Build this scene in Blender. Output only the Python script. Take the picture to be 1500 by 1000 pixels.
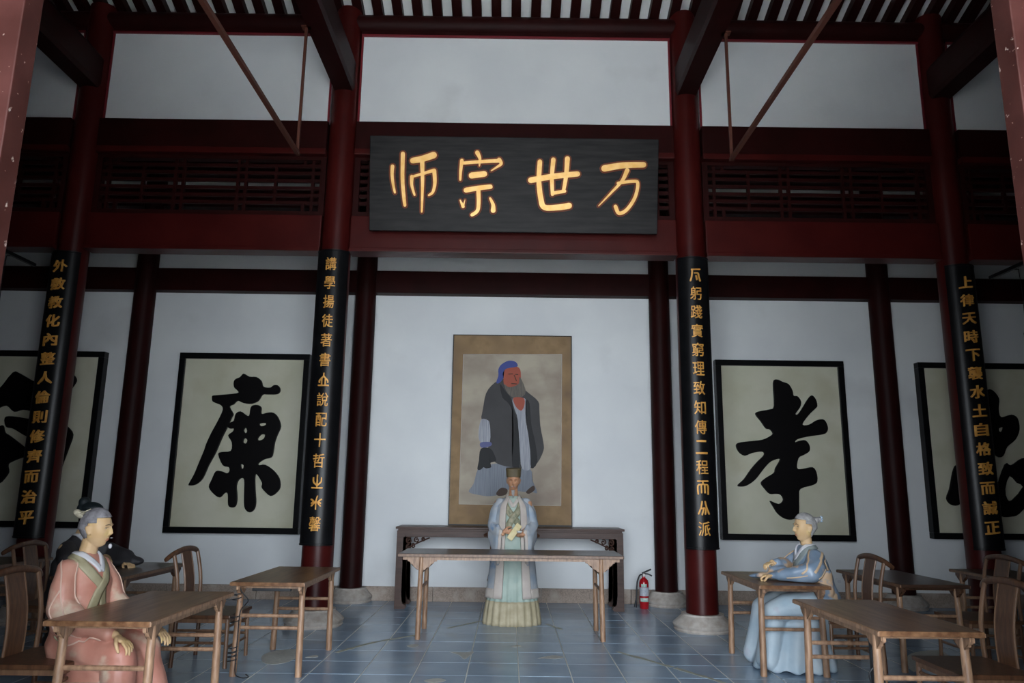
import bpy, bmesh, math, random
from mathutils import Vector, Matrix, noise
from mathutils.bvhtree import BVHTree
import numpy as np
random.seed(7)
PI = math.pi
C = bpy.context.scene.collection
for o in list(bpy.data.objects): bpy.data.objects.remove(o)
sc = bpy.context.scene

# ------------------------------------------------------------------ camera
cam = bpy.data.objects.new('camera', bpy.data.cameras.new('camera')); C.objects.link(cam)
rx_, up_, fw_ = Vector((0.9999128, -0.00396353, 0.01259719)), Vector((-0.01313018, -0.1963015, 0.98045567)), Vector((0.00141322, 0.98053557, 0.19633642))
cam.matrix_world = Matrix(((rx_.x, up_.x, -fw_.x, -0.0131), (rx_.y, up_.y, -fw_.y, 0.0), (rx_.z, up_.z, -fw_.z, 1.5), (0, 0, 0, 1)))
cam.data.sensor_width = 36; cam.data.lens = 1100.37 / 1500 * 36; cam.data.clip_end = 200; cam.data.clip_start = .02
sc.camera = cam
# ------------------------------------------------------------------ light: overcast sky
SKY = 15.5
w = bpy.data.worlds.new('overcast'); sc.world = w; w.use_nodes = True
bg = w.node_tree.nodes['Background']; bg.inputs[0].default_value = (.84, .92, 1.0, 1); bg.inputs[1].default_value = SKY
pl = bpy.data.lights.new('opening_portal', 'AREA'); pl.shape = 'RECTANGLE'; pl.size = 4.6; pl.size_y = 8; pl.cycles.is_portal = True
po = bpy.data.objects.new('opening_portal', pl); C.objects.link(po); po.location = (0, 2.7, 3.9); po.rotation_euler = (PI/2, 0, 0)
vs = sc.view_settings; vs.view_transform = 'Standard'; vs.look = 'None'; vs.exposure = 0.12; vs.gamma = 1; vs.use_curve_mapping = False

# ------------------------------------------------------------------ materials
MATS = {}
def mat(name, col, rough=.5, col2=None, scale=5, stretch=(1, 1, 1), bump=0.0, bscale=40, metal=0.0, coat=0.0, contrast=(.35, .65), detail=4, rnd=0.0, spec=.5, world=False, detail2=None):
    if name in MATS: return MATS[name]
    m = bpy.data.materials.new(name); m.use_nodes = True; nt = m.node_tree; N = nt.nodes; L = nt.links
    b = N['Principled BSDF']; b.inputs['Roughness'].default_value = rough; b.inputs['Metallic'].default_value = metal
    b.inputs['Coat Weight'].default_value = coat; b.inputs['Specular IOR Level'].default_value = spec
    if world: co = N.new('ShaderNodeNewGeometry').outputs['Position']
    else: co = N.new('ShaderNodeTexCoord').outputs['Object']
    mp = N.new('ShaderNodeMapping'); mp.inputs['Scale'].default_value = stretch; L.new(co, mp.inputs[0])
    last = None
    if col2:
        n = N.new('ShaderNodeTexNoise'); n.inputs['Scale'].default_value = scale; n.inputs['Detail'].default_value = detail; L.new(mp.outputs[0], n.inputs['Vector'])
        r = N.new('ShaderNodeValToRGB'); r.color_ramp.elements[0].position = contrast[0]; r.color_ramp.elements[1].position = contrast[1]
        r.color_ramp.elements[0].color = (*col, 1); r.color_ramp.elements[1].color = (*col2, 1); L.new(n.outputs[0], r.inputs[0]); last = r.outputs[0]
    else:
        rg = N.new('ShaderNodeRGB'); rg.outputs[0].default_value = (*col, 1); last = rg.outputs[0]
    if detail2:      # (colour, scale, lo, hi): second layer of patches
        c3, s3, lo, hi = detail2
        n3 = N.new('ShaderNodeTexNoise'); n3.inputs['Scale'].default_value = s3; n3.inputs['Detail'].default_value = 6; L.new(co, n3.inputs['Vector'])
        r3 = N.new('ShaderNodeValToRGB'); r3.color_ramp.elements[0].position = lo; r3.color_ramp.elements[1].position = hi; L.new(n3.outputs[0], r3.inputs[0])
        mx = N.new('ShaderNodeMix'); mx.data_type = 'RGBA'; L.new(r3.outputs[0], mx.inputs[0]); L.new(last, mx.inputs[6]); mx.inputs[7].default_value = (*c3, 1); last = mx.outputs[2]
    if rnd:
        oi = N.new('ShaderNodeObjectInfo'); mr = N.new('ShaderNodeMapRange'); mr.inputs[3].default_value = 1 - rnd; mr.inputs[4].default_value = 1 + rnd
        L.new(oi.outputs['Random'], mr.inputs[0]); hs = N.new('ShaderNodeHueSaturation'); L.new(mr.outputs[0], hs.inputs['Value']); L.new(last, hs.inputs['Color']); last = hs.outputs[0]
    L.new(last, b.inputs['Base Color'])
    if bump:
        n2 = N.new('ShaderNodeTexNoise'); n2.inputs['Scale'].default_value = bscale; n2.inputs['Detail'].default_value = 3; L.new(mp.outputs[0], n2.inputs['Vector'])
        bp = N.new('ShaderNodeBump'); bp.inputs['Strength'].default_value = bump; bp.inputs['Distance'].default_value = .01; L.new(n2.outputs[0], bp.inputs['Height']); L.new(bp.outputs[0], b.inputs['Normal'])
    MATS[name] = m; return m
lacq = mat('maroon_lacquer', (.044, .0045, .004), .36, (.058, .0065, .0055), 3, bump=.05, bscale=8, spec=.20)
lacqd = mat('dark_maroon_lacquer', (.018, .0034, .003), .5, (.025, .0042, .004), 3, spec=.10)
redtrim = mat('crimson_trim', (.16, .008, .016), .5)
rodm = mat('brown_iron', (.10, .032, .02), .6, (.08, .028, .02), 9, spec=.2)
plaster = mat('white_plaster', (.70, .72, .74), .85, (.76, .78, .79), 1.2, bump=.06, bscale=5, detail2=((.6, .61, .62), .9, .58, .8), world=True)
roofw = mat('roof_board_white', (.88, .89, .88), .8, (.80, .82, .81), 2)
stone = mat('granite', (.38, .30, .25), .8, (.25, .20, .165), 60, bump=.3, bscale=60, detail2=((.42, .36, .31), 5, .5, .7))
basestone = mat('pale_carved_stone', (.50, .46, .42), .8, (.38, .33, .29), 14, bump=.5, bscale=30, detail2=((.3, .25, .2), 4, .55, .75))
tilem = mat('blue_grey_tile', (.23, .32, .43), .24, (.29, .39, .50), 2.5, bump=.03, bscale=6, rnd=.10, world=True, detail2=((.24, .28, .30), 2.2, .56, .80), spec=.6)
grout = mat('pale_grout', (.60, .61, .57), .8)
court = mat('courtyard_paving', (.70, .68, .64), .9, (.62, .60, .57), 2)
deskw = mat('worn_elm', (.17, .085, .042), .38, (.27, .15, .08), 4, (8, 1, 8), bump=.12, bscale=12)
desktop = mat('worn_elm_top', (.10, .044, .022), .30, (.22, .115, .058), 3, (9, .8, 9), bump=.08, bscale=10, spec=.32)
legw = mat('scuffed_leg_wood', (.36, .215, .13), .42, (.19, .105, .062), 5, (7, 7, 1.5), bump=.12, bscale=12)
ctop = mat('dark_table_top', (.04, .021, .014), .30, (.07, .038, .025), 3, (1, 9, 9), bump=.05, bscale=10, spec=.3)
chairw = mat('chair_rosewood', (.060, .025, .013), .38, (.115, .052, .025), 5, (8, 8, 1.2), bump=.08, bscale=10)
chairl = mat('chair_pale_edges', (.20, .11, .062), .42, (.12, .062, .036), 5, (6, 6, 1))
altarw = mat('altar_wood', (.045, .022, .016), .42, (.07, .036, .027), 4, (1, 8, 8), bump=.06, spec=.25)
black = mat('black_lacquer', (.0035, .0035, .004), .32, (.006, .006, .007), 6, spec=.2)
plqb = mat('black_plaque_wood', (.007, .0065, .007), .45, (.020, .018, .018), 4, (.5, 1, 5), bump=.06, bscale=6, spec=.13)
gold = mat('gold_leaf', (.78, .42, .10), .42, (.86, .52, .17), 12, metal=.25)
golddim = mat('gold_paint', (.56, .25, .04), .5, (.70, .36, .08), 14, metal=.2)
rust = mat('rust_brown_outline', (.15, .032, .008), .5, spec=.2)
ink = mat('ink_black', (.003, .0022, .0026), .5, spec=.12)
cream = mat('cream_board', (.56, .55, .42), .7, (.62, .60, .48), 2, detail2=((.50, .47, .33), 1.8, .5, .8))
skin = mat('painted_skin', (.62, .40, .20), .5, (.66, .45, .26), 8, detail2=((.70, .50, .22), 12, .55, .7))
skind = mat('painted_skin_brown', (.40, .19, .10), .5, (.48, .26, .15), 18)
greyhair = mat('grey_hair', (.16, .15, .165), .55, (.30, .29, .31), 25, (1, 1, 1), bump=.5, bscale=70)
palehair = mat('pale_hair', (.46, .45, .44), .55, (.28, .27, .27), 22, bump=.5, bscale=70)
bunm = mat('cream_bun', (.55, .50, .38), .6, (.42, .38, .28), 20)
ribbonblue = mat('pale_blue_ribbon', (.36, .46, .58), .6)
brow = mat('dark_brow', (.10, .06, .04), .7); eyew = mat('eye_white', (.6, .52, .42), .4); eyed = mat('eye_dark', (.05, .03, .02), .3)
lipm = mat('lip', (.42, .16, .10), .5)
pink = mat('salmon_robe', (.50, .21, .155), .45, (.60, .31, .235), 5, detail2=((.66, .55, .42), 4.5, .55, .68), bump=.15, bscale=25)
foldline = mat('pale_fold_edge', (.66, .45, .36), .5)
orangefold = mat('faded_orange_fold', (.62, .44, .28), .5)
olive = mat('olive_band', (.30, .26, .15), .6, (.38, .34, .22), 12)
whitecl = mat('white_collar', (.62, .62, .66), .6)
bluerobe = mat('slate_blue_robe', (.18, .25, .34), .36, (.26, .33, .43), 6, detail2=((.62, .43, .28), 6.5, .56, .62), bump=.12, bscale=20)
blueskirt = mat('pale_blue_skirt', (.34, .44, .52), .6, (.46, .53, .58), 4, detail2=((.38, .34, .42), 5, .6, .8))
bluegrey = mat('grey_green_band', (.25, .29, .29), .6)
charcoal = mat('charcoal_robe', (.025, .024, .028), .6, (.04, .038, .042), 5)
hatm = mat('black_hat_cloth', (.012, .02, .024), .6)
greenr = mat('pale_green_robe', (.27, .35, .31), .6, (.35, .42, .37), 6, detail2=((.2, .3, .28), 5, .6, .8))
ochre = mat('ochre_hem', (.32, .275, .175), .65, (.42, .365, .25), 9)
coatb = mat('faded_blue_coat', (.24, .30, .37), .6, (.40, .40, .41), 5, detail2=((.14, .24, .38), 5, .58, .68))
beige = mat('beige_trim', (.44, .38, .35), .65, (.5, .45, .4), 8)
brocade = mat('green_brocade', (.14, .15, .09), .6, (.30, .27, .18), 30)
browncap = mat('olive_brown_cap', (.075, .055, .025), .6, (.10, .075, .035), 10)
book = mat('pale_yellow_paper', (.55, .45, .22), .6, (.62, .53, .3), 20)
china = mat('pale_cup', (.55, .56, .55), .3)
beardm = mat('grey_beard', (.32, .30, .29), .7, bump=.4, bscale=60)
redp = mat('red_enamel', (.36, .008, .014), .25, coat=.4)
labelm = mat('silver_label', (.5, .52, .55), .45, (.3, .34, .42), 60); labelg = mat('white_green_label', (.55, .6, .57), .5, (.2, .45, .36), 40)
rubber = mat('black_rubber', (.012, .014, .018), .5)
steel = mat('dull_steel', (.35, .33, .32), .35, metal=.8)
tapem = mat('old_tape_residue', (.25, .28, .27), .7, (.38, .37, .27), 30)
wear = mat('bare_cement_patch', (.40, .41, .39), .8, (.5, .5, .46), 30)
doorp = mat('speckled_door_paint', (.050, .014, .011), .5, (.075, .024, .02), 5, detail2=((.5, .4, .35), 30, .67, .71), spec=.25)
doorl = mat('glare_paled_moulding', (.10, .055, .058), .5, (.14, .09, .09), 8, spec=.3)  # pinkish paleness is daylight glare put into the colour
P_ = {'border': mat('old_silk_border', (.21, .13, .06), .7, (.30, .19, .09), 6, detail2=((.15, .09, .05), 3, .5, .75)),
      'silk': mat('painting_silk', (.30, .25, .20), .75, (.42, .37, .29), 1.6, (1, 1, 1.6), detail2=((.24, .18, .15), 1.8, .5, .75)),
      'robe': mat('painted_grey', (.062, .060, .062), .75, (.072, .07, .072), 3, spec=.2), 'skirt': mat('painted_pale_grey', (.22, .24, .28), .7, (.16, .18, .22), 3, (22, 1, 1)),
      'dark_sleeve': mat('painted_black', (.008, .008, .01), .7), 'blue': mat('painted_blue', (.015, .035, .22), .6), 'lilac': mat('painted_lilac', (.10, .11, .25), .7),
      'white': mat('painted_white', (.40, .41, .45), .7, (.22, .23, .27), 3, (26, 1, 1)), 'face': mat('painted_red_skin', (.33, .07, .04), .7), 'beard': mat('painted_beard', (.15, .13, .11), .8, (.10, .09, .08), 8, (8, 1, 1)),
      'shoe': mat('painted_brown', (.06, .035, .025), .7)}

# ------------------------------------------------------------------ mesh helpers
def obj(name, bm, m, parent=None, smooth=None, loc=None):
    me = bpy.data.meshes.new(name)
    if isinstance(bm, bmesh.types.BMesh):
        bmesh.ops.recalc_face_normals(bm, faces=bm.faces); bm.to_mesh(me); bm.free()
    else: me = bm; me.name = name
    me.materials.clear(); me.materials.append(m)
    if smooth is not None:
        for p in me.polygons: p.use_smooth = True
        if smooth < 3: 
            try: me.set_sharp_from_angle(angle=smooth)
            except Exception: pass
    o = bpy.data.objects.new(name, me); C.objects.link(o)
    if parent: o.parent = parent
    if loc: o.location = loc
    return o
def thing(name, label, cat, loc=(0, 0, 0), rz=0, group=None, kind=None):
    o = bpy.data.objects.new(name, None); C.objects.link(o); o.location = loc; o.rotation_euler = (0, 0, rz); o.empty_display_size = .1
    return tag(o, label, cat, group, kind)
def tag(o, label, cat, group=None, kind=None):
    o['label'] = label; o['category'] = cat
    if group: o['group'] = group
    if kind: o['kind'] = kind
    return o
def nb(): return bmesh.new()
def box(bm, x0, x1, y0, y1, z0, z1, M=None, bev=0):
    r = bmesh.ops.create_cube(bm, size=1, matrix=Matrix.Translation(((x0+x1)/2, (y0+y1)/2, (z0+z1)/2)) @ Matrix.Diagonal((abs(x1-x0), abs(y1-y0), abs(z1-z0), 1)))
    if bev:
        es = list({e for v in r['verts'] for e in v.link_edges}); bmesh.ops.bevel(bm, geom=es, offset=bev, segments=2, affect='EDGES', profile=.6)
    elif M: bmesh.ops.transform(bm, matrix=M, verts=r['verts'])
    return bm
def frame_for(d):
    d = d.normalized(); a = Vector((0, 0, 1)) if abs(d.z) < .95 else Vector((1, 0, 0))
    u = d.cross(a).normalized(); return u, d.cross(u).normalized()
def tube(bm, pts, rad, n=10, cap=True, flat=None):
    pts = [Vector(p) for p in pts]; rad = rad if isinstance(rad, (list, tuple)) else [rad]*len(pts); rings = []
    pu = None
    for i, p in enumerate(pts):
        d = (pts[min(i+1, len(pts)-1)] - pts[max(i-1, 0)])
        if pu is None: u, v = frame_for(d)
        else:
            d = d.normalized(); u = (pu - d*pu.dot(d)).normalized(); v = d.cross(u)
        pu = u; f = flat or (1, 1)
        rings.append([bm.verts.new(p + (u*math.cos(2*PI*k/n)*f[0] + v*math.sin(2*PI*k/n)*f[1])*rad[i]) for k in range(n)])
    for a, b in zip(rings, rings[1:]):
        for k in range(n): bm.faces.new((a[k], a[(k+1) % n], b[(k+1) % n], b[k]))
    if cap: bm.faces.new(rings[0][::-1]); bm.faces.new(rings[-1])
    return bm
def lathe(bm, prof, n=32, c=(0, 0, 0), a0=0, a1=2*PI):
    full = abs(a1-a0-2*PI) < 1e-6; m = n if full else n+1; rings = []
    for r, z in prof: rings.append([bm.verts.new((c[0]+r*math.cos(a0+(a1-a0)*k/n), c[1]+r*math.sin(a0+(a1-a0)*k/n), c[2]+z)) for k in range(m)])
    for a, b in zip(rings, rings[1:]):
        for k in range(n): bm.faces.new((a[k], a[(k+1) % m], b[(k+1) % m], b[k]))
    if full:
        if prof[0][0] > 1e-4: bm.faces.new(rings[0][::-1])
        if prof[-1][0] > 1e-4: bm.faces.new(rings[-1])
    return bm
def prism(bm, poly, t0, t1, axis='y'):
    """polygon in 2D extruded along an axis. axis y: (x,z); x: (y,z); z: (x,y)"""
    f = {'y': lambda a, b, t: (a, t, b), 'x': lambda a, b, t: (t, a, b), 'z': lambda a, b, t: (a, b, t)}[axis]
    A = [bm.verts.new(f(a, b, t0)) for a, b in poly]; B = [bm.verts.new(f(a, b, t1)) for a, b in poly]; n = len(poly)
    fa = bm.faces.new(A[::-1]); fb = bm.faces.new(B)
    for k in range(n): bm.faces.new((A[k], A[(k+1) % n], B[(k+1) % n], B[k]))
    bmesh.ops.triangulate(bm, faces=[fa, fb]); return bm
def catmull(pts, closed=True, sub=4):
    n = len(pts); out = []
    for i in range(n if closed else n-1):
        p0, p1, p2, p3 = (pts[(i-1) % n] if closed or i > 0 else pts[0]), pts[i], pts[(i+1) % n], (pts[(i+2) % n] if closed or i+2 < n else pts[-1])
        for s in range(sub):
            t = s/sub
            out.append(tuple(.5*((2*b)+(-a+c)*t+(2*a-5*b+4*c-d)*t*t+(-a+3*b-3*c+d)*t**3) for a, b, c, d in zip(p0, p1, p2, p3)))
    if not closed: out.append(tuple(pts[-1]))
    return out
def curve_mesh(splines, depth, bev, res=1):
    """filled 2D curve (with holes) raised by depth, local x,y plane, z up out of the plane"""
    cu = bpy.data.curves.new('tmp', 'CURVE'); cu.dimensions = '2D'; cu.fill_mode = 'BOTH'; cu.extrude = depth; cu.bevel_depth = bev; cu.bevel_resolution = res; cu.offset = -bev
    for s in splines:
        sp = cu.splines.new('POLY'); sp.points.add(len(s)-1); sp.use_cyclic_u = True
        for k, p in enumerate(s): sp.points[k].co = (p[0], p[1], 0, 1)
    t = bpy.data.objects.new('tmp', cu); C.objects.link(t); dg = bpy.context.evaluated_depsgraph_get()
    me = bpy.data.meshes.new_from_object(t.evaluated_get(dg)); bpy.data.objects.remove(t); return me
def facing_cam(me):  # curve plane (x,y) -> world (x, z), out of the plane towards -Y
    me.transform(Matrix(((1, 0, 0, 0), (0, 0, -1, 0), (0, 1, 0, 0), (0, 0, 0, 1)))); return me
def stroke_solid(bm, pts, w0, w1, grow, t0, t1, axis='y'):
    P2 = stroke_poly(pts, w0, w1, grow); m = (len(P2)-8)//2
    L, c1, R, c0 = P2[:m], P2[m:m+4], P2[m+4:2*m+4][::-1], P2[2*m+4:]
    f = {'y': lambda a, t: (a[0], t, a[1]), 'z': lambda a, t: (a[0], a[1], t)}[axis]
    vt = {}
    def V(k, p, t):
        if (k, t) not in vt: vt[k, t] = bm.verts.new(f(p, t))
        return vt[k, t]
    for t in (t0, t1):
        for i in range(m-1): bm.faces.new((V(('L', i), L[i], t), V(('L', i+1), L[i+1], t), V(('R', i+1), R[i+1], t), V(('R', i), R[i], t)))
        bm.faces.new([V(('L', m-1), L[-1], t)]+[V(('c', k), c1[k], t) for k in range(4)]+[V(('R', m-1), R[-1], t)])
        bm.faces.new([V(('R', 0), R[0], t)]+[V(('d', k), c0[k], t) for k in range(4)]+[V(('L', 0), L[0], t)])
    ring = [('L', i) for i in range(m)]+[('c', k) for k in range(4)]+[('R', i) for i in range(m-1, -1, -1)]+[('d', k) for k in range(4)]
    for a, b in zip(ring, ring[1:]+ring[:1]): bm.faces.new((vt[a, t0], vt[b, t0], vt[b, t1], vt[a, t1]))
def stroke_poly(pts, w0, w1, grow=0.0):
    p = catmull([tuple(q) for q in pts], False, 5) if len(pts) > 2 else [tuple(pts[0]), tuple(((a+b)/2 for a, b in zip(*pts))), tuple(pts[1])]
    n = len(p); L, R = [], []
    for i, q in enumerate(p):
        a, b = p[max(0, i-1)], p[min(n-1, i+1)]; d = Vector((b[0]-a[0], b[1]-a[1])).normalized(); nn = Vector((-d.y, d.x))
        t = i/(n-1); wd = (w0+(w1-w0)*t)/2+grow
        L.append((q[0]+nn.x*wd, q[1]+nn.y*wd)); R.append((q[0]-nn.x*wd, q[1]-nn.y*wd))
    def cap(c, fr, wd):
        a = math.atan2(fr[1]-c[1], fr[0]-c[0]); return [(c[0]+wd*math.cos(a-k*PI/5), c[1]+wd*math.sin(a-k*PI/5)) for k in (1, 2, 3, 4)]
    return L + cap(p[-1], L[-1], w1/2+grow) + R[::-1] + cap(p[0], R[0], w0/2+grow)
def copy_tree(o, parent=None):
    c = o.copy(); C.objects.link(c); c.parent = parent
    for ch in list(o.children): copy_tree(ch, c)
    return c
PLAQ = [[-1.753,1.099],[1.75,1.107],[1.748,-0.04],[-1.736,-0.042]]
STR = [[[[[-1.471,0.727],[-1.475,0.625],[-1.46,0.505],[-1.439,0.414]],0.053,0.034],[[[-1.347,0.88],[-1.349,0.579],[-1.327,0.338],[-1.317,0.261]],0.058,0.044],[[[-1.225,0.798],[-1.109,0.823],[-0.976,0.868]],0.077,0.087],[[[-1.114,0.799],[-1.106,0.534],[-1.112,0.184]],0.063,0.029],[[[-1.235,0.605],[-1.237,0.508],[-1.202,0.388]],0.053,0.034],[[[-1.235,0.605],[-1.131,0.635],[-0.974,0.685]],0.034,0.048],[[[-0.967,0.681],[-0.956,0.536],[-0.979,0.427],[-1.027,0.385]],0.058,0.034]],[[[[-0.449,0.904],[-0.417,0.833],[-0.423,0.748]],0.063,0.024],[[[-0.634,0.806],[-0.647,0.685],[-0.651,0.576]],0.053,0.034],[[[-0.624,0.777],[-0.406,0.797],[-0.176,0.812]],0.044,0.053],[[[-0.184,0.824],[-0.159,0.776],[-0.212,0.734],[-0.279,0.69]],0.058,0.019],[[[-0.513,0.629],[-0.361,0.65]],0.082,0.077],[[[-0.579,0.452],[-0.427,0.48],[-0.286,0.497]],0.068,0.063],[[[-0.431,0.458],[-0.425,0.302],[-0.44,0.205],[-0.503,0.156]],0.058,0.048],[[[-0.648,0.328],[-0.613,0.256]],0.024,0.048],[[[-0.613,0.256],[-0.59,0.336]],0.034,0.015],[[[-0.287,0.357],[-0.25,0.28],[-0.249,0.212]],0.034,0.068]],[[[[0.202,0.583],[0.492,0.635],[0.763,0.665]],0.077,0.073],[[[0.308,0.806],[0.299,0.577],[0.327,0.36],[0.372,0.259],[0.546,0.261],[0.667,0.282]],0.063,0.082],[[[0.47,0.832],[0.456,0.627],[0.466,0.415]],0.063,0.048],[[[0.64,0.847],[0.626,0.629],[0.597,0.455]],0.068,0.048],[[[0.466,0.429],[0.611,0.456]],0.048,0.048]],[[[[1.09,0.737],[1.314,0.776],[1.561,0.787]],0.087,0.073],[[[1.364,0.717],[1.305,0.59],[1.174,0.444],[1.026,0.285]],0.063,0.019],[[[1.257,0.561],[1.439,0.587],[1.495,0.561],[1.466,0.399],[1.372,0.248],[1.275,0.199],[1.23,0.28]],0.044,0.053]]]
LIAN = [[[-4.331,2.782],[-4.325,2.811],[-4.277,2.82],[-3.978,2.853],[-3.967,2.888],[-4.023,2.939],[-4.035,3.018],[-4.01,3.062],[-3.949,3.091],[-3.901,3.142],[-3.811,3.099],[-3.71,3.095],[-3.633,3.037],[-3.598,2.956],[-3.496,2.943],[-3.455,2.976],[-3.392,2.977],[-3.351,2.925],[-3.361,2.867],[-3.417,2.843],[-3.532,2.841],[-3.603,2.835],[-3.654,2.747],[-3.75,2.703],[-3.866,2.71],[-3.954,2.743],[-4.007,2.691],[-4.062,2.656],[-4.002,2.556],[-4.02,2.499],[-4.065,2.37],[-4.136,2.199],[-4.203,2.001],[-4.286,1.818],[-4.353,1.637],[-4.443,1.548],[-4.54,1.533],[-4.543,1.566],[-4.485,1.691],[-4.43,1.858],[-4.375,2.027],[-4.355,2.112],[-4.298,2.268],[-4.215,2.453],[-4.158,2.611],[-4.192,2.677],[-4.266,2.705],[-4.318,2.733]],[[-4.081,2.384],[-4.028,2.433],[-3.987,2.456],[-3.967,2.557],[-3.899,2.592],[-3.823,2.544],[-3.771,2.531],[-3.76,2.645],[-3.72,2.683],[-3.649,2.684],[-3.603,2.647],[-3.596,2.561],[-3.511,2.577],[-3.426,2.578],[-3.349,2.508],[-3.303,2.38],[-3.34,2.266],[-3.371,2.152],[-3.383,2.012],[-3.406,1.941],[-3.503,1.912],[-3.583,1.855],[-3.567,1.828],[-3.489,1.837],[-3.365,1.761],[-3.272,1.651],[-3.249,1.527],[-3.299,1.444],[-3.38,1.401],[-3.469,1.469],[-3.515,1.523],[-3.514,1.587],[-3.599,1.702],[-3.615,1.646],[-3.594,1.454],[-3.575,1.317],[-3.589,1.221],[-3.641,1.174],[-3.698,1.192],[-3.738,1.26],[-3.754,1.424],[-3.767,1.617],[-3.806,1.644],[-3.846,1.616],[-3.867,1.533],[-3.844,1.368],[-3.857,1.259],[-3.911,1.236],[-3.965,1.271],[-3.983,1.421],[-4.026,1.434],[-4.091,1.373],[-4.179,1.419],[-4.258,1.514],[-4.226,1.625],[-4.18,1.736],[-4.095,1.737],[-4.022,1.711],[-3.988,1.739],[-4.001,1.794],[-4.088,1.821],[-4.167,1.974],[-4.119,2.008],[-3.993,2.026],[-3.989,2.145],[-4.049,2.243],[-3.988,2.3],[-3.978,2.343],[-4.035,2.342]],[[-3.808,2.359],[-3.781,2.311],[-3.801,2.277],[-3.83,2.316]],[[-3.807,2.209],[-3.768,2.181],[-3.784,2.133],[-3.825,2.152]],[[-3.613,2.419],[-3.529,2.428],[-3.526,2.4],[-3.588,2.382]],[[-3.619,2.206],[-3.573,2.263],[-3.521,2.258],[-3.54,2.201],[-3.6,2.178]],[[-3.828,1.838],[-3.793,1.825],[-3.795,1.783],[-3.817,1.783]]]
XIAO = [[[3.817,3.108],[3.872,3.159],[3.957,3.125],[4.042,3.091],[4.094,2.995],[4.104,2.923],[4.161,2.915],[4.208,2.838],[4.185,2.751],[4.116,2.664],[4.144,2.65],[4.206,2.722],[4.302,2.868],[4.369,2.932],[4.423,2.875],[4.44,2.783],[4.408,2.739],[4.301,2.638],[4.207,2.508],[4.307,2.509],[4.426,2.576],[4.526,2.578],[4.569,2.484],[4.558,2.413],[4.498,2.369],[4.296,2.338],[4.122,2.294],[4.085,2.251],[4.15,2.274],[4.235,2.281],[4.288,2.211],[4.282,2.126],[4.193,2.069],[4.12,2.026],[4.091,1.886],[4.181,1.879],[4.31,1.902],[4.362,1.833],[4.368,1.709],[4.308,1.652],[4.121,1.595],[4.095,1.484],[4.083,1.293],[4.055,1.21],[3.969,1.169],[3.872,1.181],[3.778,1.248],[3.727,1.329],[3.676,1.424],[3.744,1.398],[3.814,1.385],[3.867,1.44],[3.835,1.509],[3.765,1.521],[3.681,1.52],[3.614,1.588],[3.563,1.671],[3.637,1.741],[3.753,1.812],[3.78,1.882],[3.855,2.008],[3.764,1.993],[3.69,1.95],[3.6,1.852],[3.48,1.711],[3.349,1.627],[3.25,1.617],[3.237,1.644],[3.326,1.723],[3.431,1.863],[3.536,1.976],[3.626,2.062],[3.606,2.112],[3.457,2.088],[3.355,2.05],[3.273,2.099],[3.234,2.183],[3.265,2.232],[3.408,2.256],[3.609,2.281],[3.725,2.331],[3.771,2.374],[3.731,2.43],[3.674,2.444],[3.608,2.543],[3.536,2.642],[3.573,2.686],[3.747,2.722],[3.813,2.775]]]
FARL = [[[-7.727,2.608],[-7.586,2.811],[-7.422,2.871],[-7.256,3.115],[-7.137,3.093],[-6.86,2.966],[-6.581,3.027],[-6.445,3.093],[-6.372,3.089],[-6.32,3.016],[-6.352,2.929],[-6.423,2.812],[-6.443,2.74],[-6.389,2.654],[-6.404,2.553],[-6.511,2.495],[-6.802,2.534],[-7.036,2.574],[-7.16,2.544],[-7.272,2.628],[-7.382,2.598],[-7.591,2.466]],[[-7.276,2.456],[-7.165,2.478],[-6.845,2.433],[-6.439,2.382],[-6.363,2.34],[-6.272,2.228],[-6.309,2.03],[-6.365,1.805],[-6.392,1.694],[-6.445,1.666],[-6.554,1.747],[-6.74,2.081],[-6.986,2.219],[-7.14,2.302],[-7.243,2.329]],[[-7.682,2.125],[-7.509,2.297],[-7.344,2.333],[-7.288,2.342],[-7.245,2.244],[-7.152,2.188],[-6.866,1.967],[-7.048,1.853],[-7.138,1.796],[-7.114,1.685],[-7.176,1.573],[-7.226,1.531],[-7.416,1.487],[-7.589,1.706]]]
FARR = [[[6.363,1.953],[6.415,1.896],[6.443,1.738],[6.407,1.481],[6.334,1.394],[6.234,1.407],[6.184,1.492],[6.241,1.621],[6.308,1.851]],[[6.923,3.036],[7.013,3.037],[7.089,2.918],[7.066,2.769],[7.088,2.65],[7.241,2.688],[7.324,2.638],[7.334,2.476],[7.257,2.328],[7.127,2.224],[7.053,2.092],[6.965,2.091],[6.837,2.264],[6.745,2.498],[6.754,2.854]],[[7.069,1.976],[7.155,1.963],[7.329,2.067],[7.458,2.039],[7.554,1.867],[7.525,1.637],[7.391,1.493],[7.192,1.292],[7.071,1.248],[6.928,1.261],[6.863,1.458],[6.912,1.629]],[[7.039,2.487],[7.107,2.509],[7.079,2.443],[7.04,2.443]],[[7.115,1.818],[7.214,1.719],[7.295,1.663],[7.112,1.475],[7.041,1.488],[7.029,1.631]]]
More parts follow.
